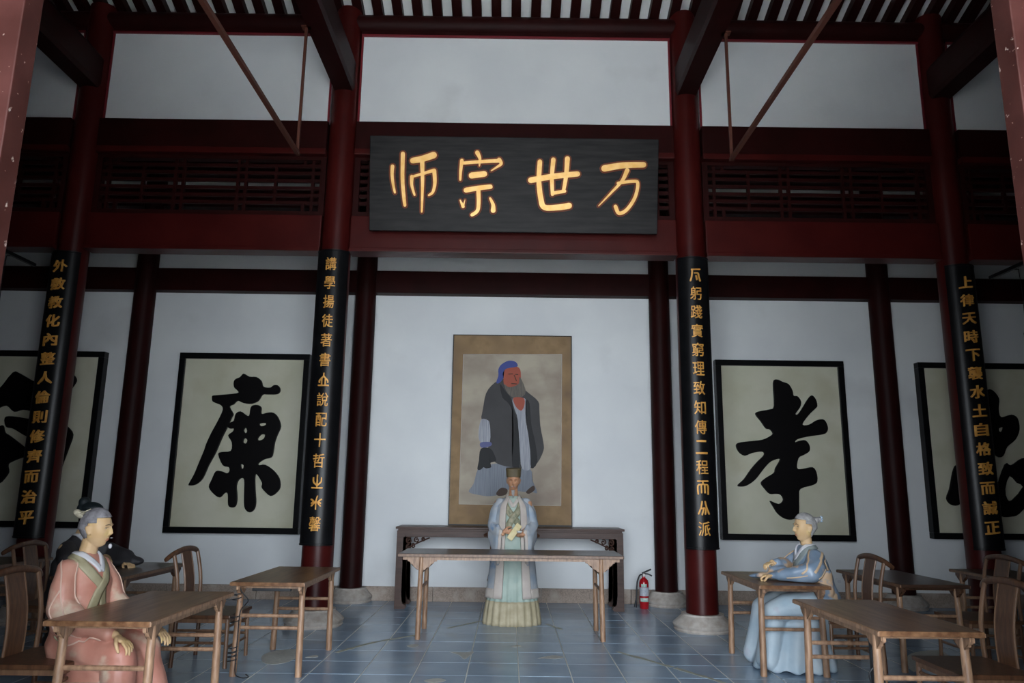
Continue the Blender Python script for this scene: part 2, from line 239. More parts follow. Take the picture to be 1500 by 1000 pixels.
PORT = {"robe":[[-0.1,3.114],[-0.248,3.052],[-0.365,2.9],[-0.405,2.661],[-0.423,2.527],[-0.313,2.499],[-0.287,2.191],[-0.32,2.103],[-0.259,1.959],[-0.17,1.888],[0.006,1.847],[0.269,1.836],[0.386,1.909],[0.473,2.084],[0.472,2.201],[0.427,2.435],[0.411,2.672],[0.395,2.791],[0.26,2.908],[0.17,2.967],[0.051,2.966]],"skirt":[[-0.461,1.812],[-0.515,1.611],[-0.584,1.496],[-0.453,1.455],[-0.308,1.437],[-0.163,1.458],[-0.048,1.531],[0.185,1.505],[0.301,1.507],[0.388,1.494],[0.314,1.678],[0.284,1.822],[0.006,1.858],[-0.199,1.896],[-0.345,1.857]],"dark_sleeve":[[-0.423,2.102],[-0.449,1.928],[-0.467,1.812],[-0.417,1.807],[-0.38,1.842],[-0.344,1.825],[-0.269,1.843],[-0.287,1.901],[-0.206,1.931],[-0.215,1.989],[-0.285,2.104]],"white_sleeve":[[-0.431,2.513],[-0.462,2.306],[-0.425,2.19],[-0.298,2.191],[-0.303,2.455],[-0.343,2.514]],"blue_cuff":[[-0.431,2.189],[-0.287,2.197],[-0.28,2.145],[-0.414,2.117]],"black_lapel":[[-0.165,3.038],[-0.126,2.843],[-0.035,2.755],[0.032,2.578],[0.038,2.137],[0.029,1.862],[0.123,1.837],[0.135,2.08],[0.102,2.46],[0.04,2.667],[-0.001,2.83],[-0.083,2.934]],"black_lapel_r":[[0.217,2.788],[0.235,2.462],[0.282,2.082],[0.298,1.836],[0.385,1.924],[0.354,2.2],[0.294,2.463],[0.268,2.759]],"white_robe":[[0.023,2.83],[0.055,2.667],[0.101,2.519],[0.135,2.08],[0.167,1.834],[0.284,1.822],[0.297,2.024],[0.266,2.257],[0.219,2.491],[0.208,2.758],[0.196,2.833]],"face":[[-0.102,3.25],[-0.115,3.084],[-0.083,2.994],[0.021,2.98],[0.125,3.027],[0.138,3.178],[0.107,3.283],[-0.043,3.312]],"beard":[[-0.105,3.039],[-0.052,2.904],[0.068,2.831],[0.186,2.877],[0.206,2.968],[0.124,3.147],[0.11,3.051],[0.051,3.011],[-0.039,2.994]],"blue_cap":[[-0.192,3.249],[-0.148,3.326],[-0.044,3.382],[0.061,3.365],[0.083,3.298],[-0.072,3.266],[-0.131,3.189],[-0.115,3.129],[-0.174,3.053],[-0.219,3.058],[-0.19,3.158]],"hand":[[0.029,2.831],[0.127,2.847],[0.196,2.818],[0.188,2.713],[0.144,2.653],[0.069,2.712]],"shoe":[[-0.192,1.486],[-0.121,1.558],[-0.033,1.531],[-0.061,1.459],[-0.163,1.444]],"shoe_r":[[0.228,1.506],[0.329,1.593],[0.353,1.536],[0.272,1.478]],"silk":[[-0.707,3.471],[0.737,3.49],[0.722,1.319],[-0.716,1.324]]}
# ================================================================== THE SETTING
A, B, Y1, Y2, YW = 2.195, 5.45, 8.93, 10.81, 10.95
def S(o, label, cat): return tag(o, label, cat, kind='structure')
# floor: slab of grout, tiles one by one
fl = obj('floor', box(nb(), -8.8, 8.8, 2.9, 11.0, -.12, -.0025), grout); S(fl, 'blue grey square tile floor of the hall with pale joints', 'floor')
TX, TY = .4375, .476
tb = box(nb(), -TX/2+.004, TX/2-.004, -TY/2+.004, TY/2-.004, -.02, 0)
bmesh.ops.bevel(tb, geom=[e for e in tb.edges if e.verts[0].co.z > -.001 and e.verts[1].co.z > -.001], offset=.003, segments=1, affect='EDGES')
tile_me = bpy.data.meshes.new('tile'); tb.to_mesh(tile_me); tb.free(); tile_me.materials.append(tilem)
cells = []
for i in range(-20, 20):
    for j in range(-14, 6):
        cx, cy = .09+(i+.5)*TX, 8.57+(j+.5)*TY
        if abs(cx) < 8.7 and 2.95 < cy < 10.9: cells.append((cx, cy))
def vis(c):
    d = Vector((c[0]+.013, c[1], -1.5)); z = d.dot(fw_); 
    return z > .5 and abs(1100*d.dot(rx_)/z) < 770 and -1100*d.dot(up_)/z < 515
near = sorted([c for c in cells if vis(c)], key=lambda c: c[0]**2+c[1]**2)[:299]; ns = set(near)
for c in near:
    o = bpy.data.objects.new('tile', tile_me); C.objects.link(o); o.parent = fl; o.location = (c[0], c[1], random.uniform(-.0008, .0008))
bmr = nb()
for c in cells:
    if c not in ns: box(bmr, c[0]-TX/2+.004, c[0]+TX/2-.004, c[1]-TY/2+.004, c[1]+TY/2-.004, -.02, 0)
o = obj('tile', bmr, tilem, fl); o['kind'] = 'stuff'
S(obj('courtyard_ground', box(nb(), -30, 30, -40, 2.9, -.2, -.02), court), 'grey stone courtyard paving outside the hall door', 'ground')
# walls
S(obj('wall_back', box(nb(), -8.8, 8.8, YW, YW+.2, 0, 7.6), plaster), 'white plaster back wall behind the scroll painting', 'wall')
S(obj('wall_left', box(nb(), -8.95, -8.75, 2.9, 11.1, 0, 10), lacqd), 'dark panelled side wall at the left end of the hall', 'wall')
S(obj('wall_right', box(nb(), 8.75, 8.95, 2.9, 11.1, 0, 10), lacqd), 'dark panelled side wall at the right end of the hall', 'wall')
# granite skirting of the back wall, in blocks
bb = thing('baseboard_back', 'low granite skirting course along the foot of the back wall', 'skirting', (0, YW, 0), kind='structure')
x = -8.7; k = 0
while x < 8.6:
    L_ = [1.35, 1.1, 1.5, 1.25][k % 4]; k += 1
    obj('stone_block', box(nb(), x+.003, min(x+L_, 8.72)-.003, -.045, .0, 0, .19, bev=.006), stone, bb); x += L_
# engaged posts and beams of the back wall
def post(x, y, r, z1, name, label, rb, rt, hb, m):
    t = thing(name, label, 'column', (x, y, 0), kind='structure')
    obj('shaft', lathe(nb(), [(r, hb-.01), (r, z1*.5), (r*.95, z1)], 40), m, t, .6)
    bm = lathe(nb(), [(rb*.93, 0), (rb*.97, .02), (rb*.93, .035), (rb*.98, .05), (rb, .075), (rb*.93, .10), (rt*1.08, hb-.035), (rt*1.0, hb-.02), (rt, hb)], 40)
    obj('base_stone', bm, basestone, t, .6); return t
for x, l in [(-B, 'dark red post in the back wall, partly behind the leftmost column with gold writing'), (-A+.02, 'dark red post in the back wall left of the scroll painting'), (A-.02, 'dark red post in the back wall beside the red fire extinguisher'), (B, 'dark red post in the back wall left of the far right framed board')]:
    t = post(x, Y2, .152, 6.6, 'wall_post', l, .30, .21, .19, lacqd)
S(obj('wall_beam', box(nb(), -8.75, 8.75, 10.78, 10.96, 4.37, 4.71, bev=.01), lacqd), 'dark red beam along the back wall above the framed boards', 'beam')
S(obj('wall_beam', box(nb(), -8.75, 8.75, 10.78, 10.96, 5.68, 6.0, bev=.01), lacqd), 'upper dark red beam of the back wall, seen through the lattice', 'beam')
S(obj('wall_beam', box(nb(), -8.75, 8.75, 10.70, 10.96, 6.2, 6.85, bev=.01), lacqd), 'topmost dark beam of the back wall behind the lattice', 'beam')
# colonnade
col_lab = {-B: 'dark red column at left behind the nearest left chairs, carrying a black couplet board', -A: 'red column left of centre table, carrying a black couplet board', A: 'red column right of centre table, on a pale carved stone base', B: 'dark red column at the far right behind the high-backed chairs'}
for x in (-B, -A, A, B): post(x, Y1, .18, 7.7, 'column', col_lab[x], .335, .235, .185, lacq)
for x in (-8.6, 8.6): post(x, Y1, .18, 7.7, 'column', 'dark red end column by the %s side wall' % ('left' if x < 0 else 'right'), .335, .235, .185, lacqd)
bays = [(-8.42, -B-.18), (-B+.18, -A-.18), (-A+.18, A-.18), (A+.18, B-.18), (B+.18, 8.42)]
bn = ['far left bay', 'left bay', 'middle bay behind the name board', 'right bay', 'far right bay']
lat_u_pair = [.335, .372, .622, .659]; lat_short = [.187, .795]
for (x0, x1), nme in zip(bays, bn):
    t = thing('low_beam', 'deep red lower beam across the %s' % nme, 'beam', (0, Y1, 0), kind='structure')
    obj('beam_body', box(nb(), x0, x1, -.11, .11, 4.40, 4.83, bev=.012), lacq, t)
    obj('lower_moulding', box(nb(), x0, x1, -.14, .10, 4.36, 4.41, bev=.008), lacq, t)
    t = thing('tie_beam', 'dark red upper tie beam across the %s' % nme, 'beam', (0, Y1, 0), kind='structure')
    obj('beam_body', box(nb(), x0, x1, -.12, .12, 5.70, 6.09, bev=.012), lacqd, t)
    obj('lower_moulding', box(nb(), x0, x1, -.14, .10, 5.63, 5.71, bev=.01), lacq, t)
    # lattice
    t = thing('lattice_panel', 'dark red lattice transom between the two beams of the %s' % nme, 'lattice', (0, Y1, 0), kind='structure')
    fx0, fx1, fz0, fz1 = x0+.07, x1-.07, 4.90, 5.585
    f = nb(); box(f, x0, x1, -.05, .05, 4.83, fz0); box(f, x0, x1, -.05, .05, fz1, 5.63); box(f, x0, fx0, -.05, .05, fz0, fz1); box(f, fx1, x1, -.05, .05, fz0, fz1)
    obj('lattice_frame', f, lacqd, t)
    zb = [5.515-.0985*i for i in range(6)]
    for z in zb: obj('lattice_bar', box(nb(), fx0, fx1, -.018, .018, z-.021, z+.021), lacqd, t)
    W = fx1-fx0
    for u in lat_u_pair+[.03, .965]: obj('lattice_upright', box(nb(), fx0+u*W-.018, fx0+u*W+.018, -.024, .024, fz0, fz1), lacqd, t)
    for u in lat_short: obj('lattice_upright', box(nb(), fx0+u*W-.018, fx0+u*W+.018, -.024, .024, zb[5]-.02, zb[0]+.02), lacqd, t)
    for u in (.07, .925):
        obj('lattice_block', box(nb(), fx0+u*W-.018, fx0+u*W+.018, -.022, .022, zb[0], fz1), lacqd, t); obj('lattice_block', box(nb(), fx0+u*W-.018, fx0+u*W+.018, -.022, .022, fz0, zb[5]), lacqd, t)
    # white panel over the tie beam
    t = thing('upper_panel', 'white plaster panel above the tie beam of the %s' % nme, 'wall panel', (0, Y1, 0), kind='structure')
    obj('plaster_field', box(nb(), x0, x1, -.04, .04, 6.09, 7.40), plaster, t)
    obj('edge_trim', box(nb(), x0, x0+.025, -.055, -.04, 6.09, 7.33), redtrim, t); obj('edge_trim', box(nb(), x1-.025, x1, -.055, -.04, 6.09, 7.33), redtrim, t)
    obj('top_trim', box(nb(), x0, x1, -.07, -.04, 7.325, 7.35), redtrim, t)
    t = thing('purlin', 'dark purlin under the rafters of the %s' % nme, 'beam', (0, Y1, 0), kind='structure')
    pb = nb(); tube(pb, [(x0-.1, 0, 7.52), (x1+.1, 0, 7.52)], .13, 20); box(pb, x0, x1, -.06, .06, 7.35, 7.5)
    obj('purlin_body', pb, lacqd, t, .6)
# beams running from the colonnade towards the door, with shoulders
for x in (-8.6, -B, -A, A, B, 8.6):
    s = 'left' if x < 0 else 'right'; w_ = {A: 'inner', B: 'outer', 8.6: 'end'}[abs(x)]
    xo = x
    t = thing('cross_beam', 'long red beam running forward from the %s %s column' % (w_, s), 'beam', (xo, 0, 0), kind='structure')
    prof = [(-.115, 6.50), (.115, 6.50), (.135, 6.56), (.135, 6.90), (.10, 6.96), (-.10, 6.96), (-.135, 6.90), (-.135, 6.56)]
    b_ = nb(); 
    Aa = [b_.verts.new((p[0], 3.0, p[1])) for p in prof]; Bb = [b_.verts.new((p[0], Y1, p[1])) for p in prof]
    b_.faces.new(Aa); b_.faces.new(Bb[::-1])
    for k in range(8): b_.faces.new((Aa[k], Aa[(k+1) % 8], Bb[(k+1) % 8], Bb[k]))
    obj('beam_body', b_, lacqd, t)
# roof: boards above rafters, both slopes
SL = math.tan(math.radians(18.5)); ZR = 7.66
def zr(y): return ZR+(Y1-y)*SL if y > 3.2 else ZR+(Y1-3.2)*SL-(3.2-y)*SL
t = thing('ceiling', 'sloping roof of pale boards on dark rafters above the hall', 'roof', (0, 0, 0), kind='structure')
b_ = nb(); th = .05
prism(b_, [(11.15, zr(11.15)+.10), (3.2, zr(3.2)+.10), (-2.2, zr(-2.2)+.10), (-2.2, zr(-2.2)+.18), (3.2, zr(3.2)+.2), (11.15, zr(11.15)+.2)], -8.95, 8.95, 'x')
obj('roof_boards', b_, roofw, t)
me = None
xr = -8.58
while xr < 8.7:
    if me is None:
        r_ = nb(); prism(r_, [(10.95, zr(10.95)-.02), (3.2, zr(3.2)-.02), (3.2, zr(3.2)+.10), (10.95, zr(10.95)+.10)], -.0625, .0625, 'x')
        o = obj('rafter', r_, lacqd, t); me = o.data
    else: o = bpy.data.objects.new('rafter', me); C.objects.link(o); o.parent = t
    o.location.x = xr; xr += .26
r_ = nb(); prism(r_, [(3.2, zr(3.2)-.02), (-2.15, zr(-2.15)-.02), (-2.15, zr(-2.15)+.10), (3.2, zr(3.2)+.10)], -.0625, .0625, 'x'); me = None
x = -8.58
while x < 8.7:
    if me is None: o = obj('rafter', r_, lacqd, t); me = o.data
    else: o = bpy.data.objects.new('rafter', me); C.objects.link(o); o.parent = t
    o.location.x = x; x += .26
S(obj('middle_purlin', tube(nb(), [(-8.7, 6.1, zr(6.1)-.15), (8.7, 6.1, zr(6.1)-.15)], .13, 16), lacqd, smooth=.6), 'round purlin under the middle of the roof', 'beam')
S(obj('ridge_purlin', tube(nb(), [(-8.7, 3.2, zr(3.2)-.15), (8.7, 3.2, zr(3.2)-.15)], .14, 16), lacqd, smooth=.6), 'round ridge purlin above the door', 'beam')
# front partition with door jambs at the middle bay
for s in (-1, 1):
    sd = 'left' if s < 0 else 'right'
    t = thing('door_jamb', 'speckled dark red door jamb cut off by the %s edge of the photo' % sd, 'door frame', (s*2.2, 3.0, 0), kind='structure')
    obj('jamb_post', box(nb(), *sorted((s*-.04, s*.085)), -.06, .06, 0, 5.1, bev=.006), doorp, t)
    for k, (a, b) in enumerate([(.085, .10), (.108, .122), (.13, .155)]): obj('moulding_strip', box(nb(), *sorted((s*a, s*b)), -.058+.01*k, .03, 0, 5.1, bev=.003), doorl, t)
    obj('side_board', box(nb(), *sorted((s*.155, s*.42)), -.03, .03, 0, 5.1), doorl, t)
    S(obj('front_partition', box(nb(), *sorted((s*2.55, s*8.75)), 2.96, 3.04, 0, 9.3), lacqd), 'closed red door leaves of the %s front bays' % sd, 'partition')
    S(obj('side_light_block', box(nb(), *sorted((s*2.8, s*3.0)), -2.2, 2.96, -.02, 7.6), lacqd), 'unseen %s slab added before the door to block sideways light' % sd, 'wall')  # added out of view to keep sideways daylight off the outer bays
    # hanging iron rail
    t = thing('hanging_rail', 'thin brown iron rail slung under the %s inner cross beam' % sd, 'rail', (s*2.32, 7.48, 0))
    obj('rail', box(nb(), -.02, .02, -4.45, .02, 5.0, 5.04), rodm, t); obj('hanger', box(nb(), -.014, .014, -.014, .014, 5.04, 6.52), rodm, t)
    obj('hanger_plate', box(nb(), -.05, .05, -.04, .04, 6.50, 6.515), rodm, t)
    # bracket arm with a wire in the outer bay
    t = thing('bracket_arm', 'thin dark bracket arm with a hanging wire in the far %s bay' % sd, 'bracket', (s*5.95, 9.0, 4.2))
    obj('arm', box(nb(), -.02, .02, -1.2, 0, -.03, .01), black, t)
    obj('wire', tube(nb(), [(s*.12, -.35, 0), (s*.13, -.35, -.3), (s*.12, -.35, -.72)], .004, 6), black, t)
    obj('arm_bolt', tube(nb(), [(-.0, -.35, -.01), (s*.12, -.35, -.0)], .006, 6), black, t)
    obj('weight', lathe(nb(), [(.0, -.10), (.025, -.08), (.03, -.03), (.012, .02), (.0, .03)], 12, (s*.12, -.35, -.76)), black, t, 1)
S(obj('high_sky_block', box(nb(), -3.2, 3.2, -2.3, -2.1, 4.6, 7.6), lacqd), 'unseen slab added under the eave to block high sky light', 'beam')  # added blocker out of view: cuts the upper sky so light enters low
S(obj('door_lintel', box(nb(), -8.7, 8.7, 2.92, 3.08, 5.1, 5.3), lacqd), 'dark lintel above the hall door', 'beam')

# ================================================================== NAME BOARD AND CALLIGRAPHY
t = thing('name_board', 'large black name board with four gold characters hung over the middle bay', 'sign', (0, 8.66, 4.63))
ang = math.atan2(.24, 1.07)
t.rotation_euler = (ang, 0, 0)     # leans forward at the top
o = obj('board', box(nb(), -1.75, 1.745, 0, .05, -.045, 1.10, bev=.008), plqb, t)
for x in (-1.2, 1.2): obj('hook', box(nb(), x-.02, x+.02, .04, .37, 1.02, 1.06), black, t)
for ch in STR:
    pts_all = [p for s_ in ch for p in s_[0]]
    cx = sum(p[0] for p in pts_all)/len(pts_all)
    r_ = nb(); g_ = nb()
    for k, (pts, w0, w1) in enumerate(ch):
        stroke_solid(r_, pts, w0, w1, .016, -.008-.0006*k, .002)
        stroke_solid(g_, pts, w0, w1, -.004, -.017-.0008*k, .0)
    c_ = obj('gold_character', g_, gold, t); obj('brown_outline', r_, rust, c_)
# framed calligraphy boards
def board(name, label, x0, x1, z0, z1, polys, holes, yoff=10.86):
    t = thing(name, label, 'calligraphy', (0, yoff, 0))
    f = nb(); b = .085
    for a in ((x0, x1, z1-b, z1), (x0, x1, z0, z0+b), (x0, x0+b, z0+b, z1-b), (x1-b, x1, z0+b, z1-b)): box(f, a[0], a[1], -.035, .09, a[2], a[3], bev=.006)
    obj('frame', f, black, t); obj('cream_field', box(nb(), x0+b-.01, x1-b+.01, .0, .03, z0+b-.01, z1-b+.01), cream, t)
    for k, p in enumerate(polys):
        me = facing_cam(curve_mesh([catmull(p, True, 3)]+[catmull(h, True, 2) for h in holes[k]], .012, .008)); 
        obj('raised_character', me, ink, t, .7, (0, -.012-.001*k, 0))
    return t
board('framed_calligraphy', 'black framed cream board with a huge black character of many strokes, between the left posts', -4.85, -2.95, .88, 3.44, LIAN[:2], [[], LIAN[2:]])
board('framed_calligraphy', 'black framed cream board with a huge black character, behind the blue robed statue', 2.98, 4.86, .88, 3.44, XIAO, [[]])
board('framed_calligraphy', 'black framed cream board cut off by the left edge, behind the leftmost column', -7.85, -5.95, .93, 3.44, FARL, [[], [], []])
board('framed_calligraphy', 'black framed cream board cut off by the right edge, behind the rightmost column', 5.95, 7.85, .93, 3.44, FARR[:3], [[], [FARR[3]], [FARR[4]]])
# scroll painting
t = thing('scroll_painting', 'tall painting of a bearded man in grey robe and blue cap on the back wall', 'painting', (0, 10.86, 0))
obj('backing', box(nb(), -.865, .885, .0, .085, 1.03, 3.77), black, t); obj('silk_border', box(nb(), -.85, .87, -.008, 0, 1.05, 3.755), P_['border'], t)
def pp(key, m, k, name): obj(name, prism(nb(), catmull(PORT[key], True, 3) if key != 'silk' else PORT[key], -.008-.0012*k, -.002-.0), m, t)
o = nb(); s_ = PORT['silk']
pp('silk', P_['silk'], 1, 'silk_ground')
e_ = nb()
for a, b in zip(s_, s_[1:]+s_[:1]): tube(e_, [(a[0], -.0098, a[1]), (b[0], -.0098, b[1])], .005, 4)
obj('silk_edging', e_, beige, t)
for k, (key, m, nme) in enumerate([('skirt', 'skirt', 'painted_underskirt'), ('shoe', 'shoe', 'painted_shoe'), ('shoe_r', 'shoe', 'painted_shoe'), ('robe', 'robe', 'painted_robe'), ('white_sleeve', 'white', 'painted_sleeve'), ('dark_sleeve', 'dark_sleeve', 'painted_cuff'), ('blue_cuff', 'lilac', 'painted_cuff_band'),
        ('white_robe', 'white', 'painted_front'), ('black_lapel', 'dark_sleeve', 'painted_lapel'), ('black_lapel_r', 'dark_sleeve', 'painted_lapel'), ('face', 'face', 'painted_face'), ('beard', 'beard', 'painted_beard'), ('blue_cap', 'blue', 'painted_cap'), ('hand', 'face', 'painted_hand')]):
    pp(key, P_[m], k+2, nme)
# face marks of the painting
def zq(px, py): # zoom pixels -> board metres (same mapping as the traced shapes)
    return (-.707+(px-130)*(1.444/480), 3.471-(py-130)*(2.147/730))
e_ = nb()
for a, b in [((350, 228), (372, 226)), ((384, 228), (398, 230)), ((378, 232), (390, 262)), ((365, 275), (392, 276))]: tube(e_, [(zq(*a)[0], -.029, zq(*a)[1]), (zq(*b)[0], -.029, zq(*b)[1])], .006, 5)
obj('painted_features', e_, P_['shoe'], t)

# couplet boards, curved around the columns
def couplet(x, label, text, m, z0, z1, gw, gh, bold, zt, zb, wa=1.0):
    t = thing('couplet_board', label, 'couplet board', (x, Y1, 0))
    R0, R1 = .195, .222; n = 18; a0, a1 = -PI/2-wa, -PI/2+wa; b = nb(); ro, ri = [], []
    for z in (z0, z1):
        ro.append([b.verts.new((R1*math.cos(a0+(a1-a0)*k/n), R1*math.sin(a0+(a1-a0)*k/n), z)) for k in range(n+1)]); ri.append([b.verts.new((R0*math.cos(a0+(a1-a0)*k/n), R0*math.sin(a0+(a1-a0)*k/n), z)) for k in range(n+1)])
    for k in range(n):
        b.faces.new((ro[0][k], ro[0][k+1], ro[1][k+1], ro[1][k])); b.faces.new((ri[0][k], ri[1][k], ri[1][k+1], ri[0][k+1]))
        b.faces.new((ro[0][k], ri[0][k], ri[0][k+1], ro[0][k+1])); b.faces.new((ro[1][k], ro[1][k+1], ri[1][k+1], ri[1][k]))
    for k in (0, n): b.faces.new((ro[0][k], ro[1][k], ri[1][k], ri[0][k]))
    obj('board', b, black, t, .6)
    for z in (z0+.012, z1-.012): lathe_b = lathe(nb(), [(R1-.002, -.012), (R1+.005, -.008), (R1+.005, .008), (R1-.002, .012)], n, (0, 0, z), a0, a1); obj('end_band', lathe_b, black, t)
    N = len(text)
    for i, chh in enumerate(text):
        zc = zt+(zb-zt)*i/(N-1)
        if chh in SEAL: me = curve_seal(SEAL[chh])
        else:
            cu = bpy.data.curves.new('tmp', 'FONT'); cu.body = chh; cu.size = 1; cu.extrude = .02; cu.resolution_u = 2; cu.align_x = 'CENTER'
            tt = bpy.data.objects.new('tmp', cu); C.objects.link(tt); dg = bpy.context.evaluated_depsgraph_get(); me = bpy.data.meshes.new_from_object(tt.evaluated_get(dg)); bpy.data.objects.remove(tt)
        if not len(me.vertices): continue
        bm = nb()
        for q, (ddx, ddy) in enumerate([(-1, -1), (1, 1), (-1, 1), (1, -1)] if bold else [(0, 0)]):
            m2 = me.copy(); m2.transform(Matrix.Translation((ddx*bold, ddy*bold, q*.0004))); bm.from_mesh(m2)
        if bold > .01:
            for v in bm.verts: v.co.x, v.co.y = v.co.x+.03*noise.noise((v.co.x*3, v.co.y*3, i)), v.co.y+.10*v.co.x+.03*noise.noise((v.co.x*3, v.co.y*3, i+9))
        xs = [v.co.x for v in bm.verts]; ys = [v.co.y for v in bm.verts]
        cx, cy, sx, sy = (min(xs)+max(xs))/2, (min(ys)+max(ys))/2, max(max(xs)-min(xs), .75), max(max(ys)-min(ys), .62)
        for v in bm.verts: v.co = ((v.co.x-cx)/sx*gw, (v.co.y-cy)/sy*gh, v.co.z)
        for xx in (-.075, -.05, -.025, 0, .025, .05, .075): bmesh.ops.bisect_plane(bm, geom=bm.verts[:]+bm.edges[:]+bm.faces[:], plane_co=(xx, 0, 0), plane_no=(1, 0, 0))
        for v in bm.verts:
            a = -PI/2+v.co.x/R1; rr = R1+(.010+v.co.z*.2 if v.co.z > 0 else -.002); v.co = (rr*math.cos(a), rr*math.sin(a), zc+v.co.y)
        obj('gold_character', bm, m, t)
    return t
def curve_seal(strokes):
    b = nb()
    for s_ in strokes: stroke_solid(b, s_, .10, .10, 0, -.02, .02, 'z')
    me = bpy.data.meshes.new('s'); b.to_mesh(me); b.free(); return me
SEAL = {'之': [[(0, 1), (0, .15)], [(-.33, .8), (-.3, .5), (0, .25)], [(.33, .8), (.3, .5), (0, .25)], [(-.42, .08), (.42, .08)]],
        '平': [[(.1, 1), (0, .6), (0, 0)], [(-.4, .75), (-.2, .6), (-.35, .45)], [(.4, .75), (.2, .6), (.35, .45)], [(0, .62), (-.35, .25)], [(0, .62), (.35, .25)]],
        '立': [[(0, 1), (0, .75)], [(0, .78), (-.33, .45), (-.36, .3)], [(0, .78), (.33, .45), (.36, .3)], [(-.15, .6), (-.15, .08)], [(.15, .6), (.15, .08)], [(-.42, .05), (.42, .05)]],
        '分': [[(-.12, 1), (-.2, .6), (-.4, .1)], [(.12, 1), (.2, .6), (.4, .1)], [(-.15, .5), (.12, .5), (.1, .1)], [(0, .5), (-.15, .05)]],
        '而': [[(-.36, .95), (.36, .95)], [(0, .95), (0, .7)], [(-.36, 0), (-.36, .6), (-.15, .7), (.15, .7), (.36, .6), (.36, 0)], [(-.12, .65), (-.12, .1)], [(.12, .65), (.12, .1)]],
        '反': [[(-.3, .95), (.3, .98)], [(-.25, .95), (-.3, .4), (-.4, 0)], [(-.1, .65), (.15, .62), (.2, .3), (.3, 0)], [(.0, .4), (.05, .1)]]}
SEAL_IN = dict(SEAL)
couplet(-A, 'black curved couplet board with gold seal script on the column left of the centre table', '講學揚徒著書立說配十哲之平馨', golddim, .88, 4.36, .125, .158, .005, 4.17, 1.12)
couplet(A, 'black curved couplet board with gold seal script on the column right of the centre table', '反躬踐實窮理致知傳二程而分派', golddim, .89, 4.33, .130, .160, .005, 4.09, 1.12)
SEAL = {}
couplet(-B, 'black curved couplet board with gold brush script on the leftmost column', '外敷教化內整人倫則修齊而治平', golddim, .92, 4.30, .165, .155, .020, 4.10, 1.15, .95)
couplet(B, 'black curved couplet board with gold brush script on the rightmost column', '上律天時下襲水土自格致而誠正', golddim, .92, 4.28, .165, .155, .020, 4.04, 1.17, .95)
# ================================================================== FURNITURE
def make_table(name, label, cat, L, W, H, lx, ly, loc, rz, tm, lm, group=None, rail=(.47, .375), th=.032, ledge=None, am=None, bk=(.72, .66)):
    """long side along local y (L), short side along local x (W)"""
    t = thing(name, label, cat, loc, rz, group); am = am or lm
    b = nb(); box(b, -W/2, W/2, -L/2, L/2, H-th, H, bev=.006)
    obj('tabletop', b, tm, t)
    e = nb(); 
    for s in (-1, 1):
        box(e, -W/2-.002, W/2+.002, s*L/2-(.004 if s > 0 else .0)-.001*s, s*L/2+(.0 if s > 0 else .004)+.002*s, H-th+.003, H-.006)
        box(e, s*W/2-.002, s*W/2+.002, -L/2+.01, L/2-.01, H-th+.003, H-.006)
    obj('edge_moulding', e, ledge or lm, t)
    for sx in (-1, 1):
        for sy in (-1, 1):
            obj('leg', tube(nb(), [(sx*(lx+.012), sy*(ly+.012), 0), (sx*(lx+.006), sy*(ly+.006), H*.5), (sx*lx, sy*ly, H-th)], [.028, .027, .024], 14), lm, t, .6)
    za = H-th
    for sx in (-1, 1):
        obj('apron', box(nb(), sx*lx-.010, sx*lx+.010, -L/2+.04, L/2-.04, za-.035, za), am, t)
        for sy in (-1, 1):
            y = sy*ly
            p = [(.0, 0), (-.15, 0), (-.15, -.045), (-.125, -.05), (-.115, -.068), (-.09, -.072), (-.08, -.10), (-.05, -.108), (-.035, -.13), (.035, -.13), (.05, -.108), (.07, -.10), (.08, -.075), (.10, -.07), (.11, -.05), (min(.13, (L/2-ly)-.015), -.045), (min(.13, (L/2-ly)-.015), 0)]
            obj('bracket', prism(nb(), [(y+sy*a*bk[0], za+c*bk[1]) for a, c in p], sx*lx-.014, sx*lx+.014, 'x'), am, t)
    for sy in (-1, 1):
        for z in rail: obj('stretcher', tube(nb(), [(-lx, sy*ly, z), (lx, sy*ly, z)], .0145, 10), lm, t, .6)
        obj('end_apron', box(nb(), -lx, lx, sy*ly-.008, sy*ly+.008, za-.03, za), am, t)
    return t
TG = None
DT = [('elm writing table at the front left, in front of the salmon robed statue', -2.345, 5.17, 0.0),
      ('elm writing table just left of the couplet column, black cable wound on its near leg', -1.98, 7.08, 0.0),
      ('elm writing table that the blue robed statue leans on', 2.43, 7.24, 0.0),
      ('elm writing table at the front right, corner brackets worn pale', 2.405, 5.17, 0.0),
      ('dark writing table that the charcoal robed statue leans on', -3.60, 7.33, 0.0),
      ('dark writing table behind the front right table, back to the wall posts', 3.73, 7.51, 0.0),
      ('dark writing table at the extreme left behind two chairs', -5.22, 7.75, 0.0),
      ('dark writing table at the extreme right behind two chairs', 5.05, 7.75, 0.0)]
for k, (lb_, x, y, rz) in enumerate(DT):
    dk = k > 3
    L_ = 1.18 if k == 2 else 1.32
    make_table('writing_table', lb_, 'table', L_, .61, .75, .255, .455 if k == 2 else .52, (x, y, 0), rz, ctop if dk else desktop, legw, 'writing tables of the hall', ledge=legw if not dk else chairl, am=legw if not dk else chairw)
make_table('lecture_table', 'long narrow wooden table in the middle, in front of the standing statue', 'table', 2.36, .74, .857, .30, .945, (.02, 8.51, 0), PI/2, ctop, legw, rail=(.66, .50), th=.034, ledge=chairl, am=legw, bk=(1.1, 1.05))
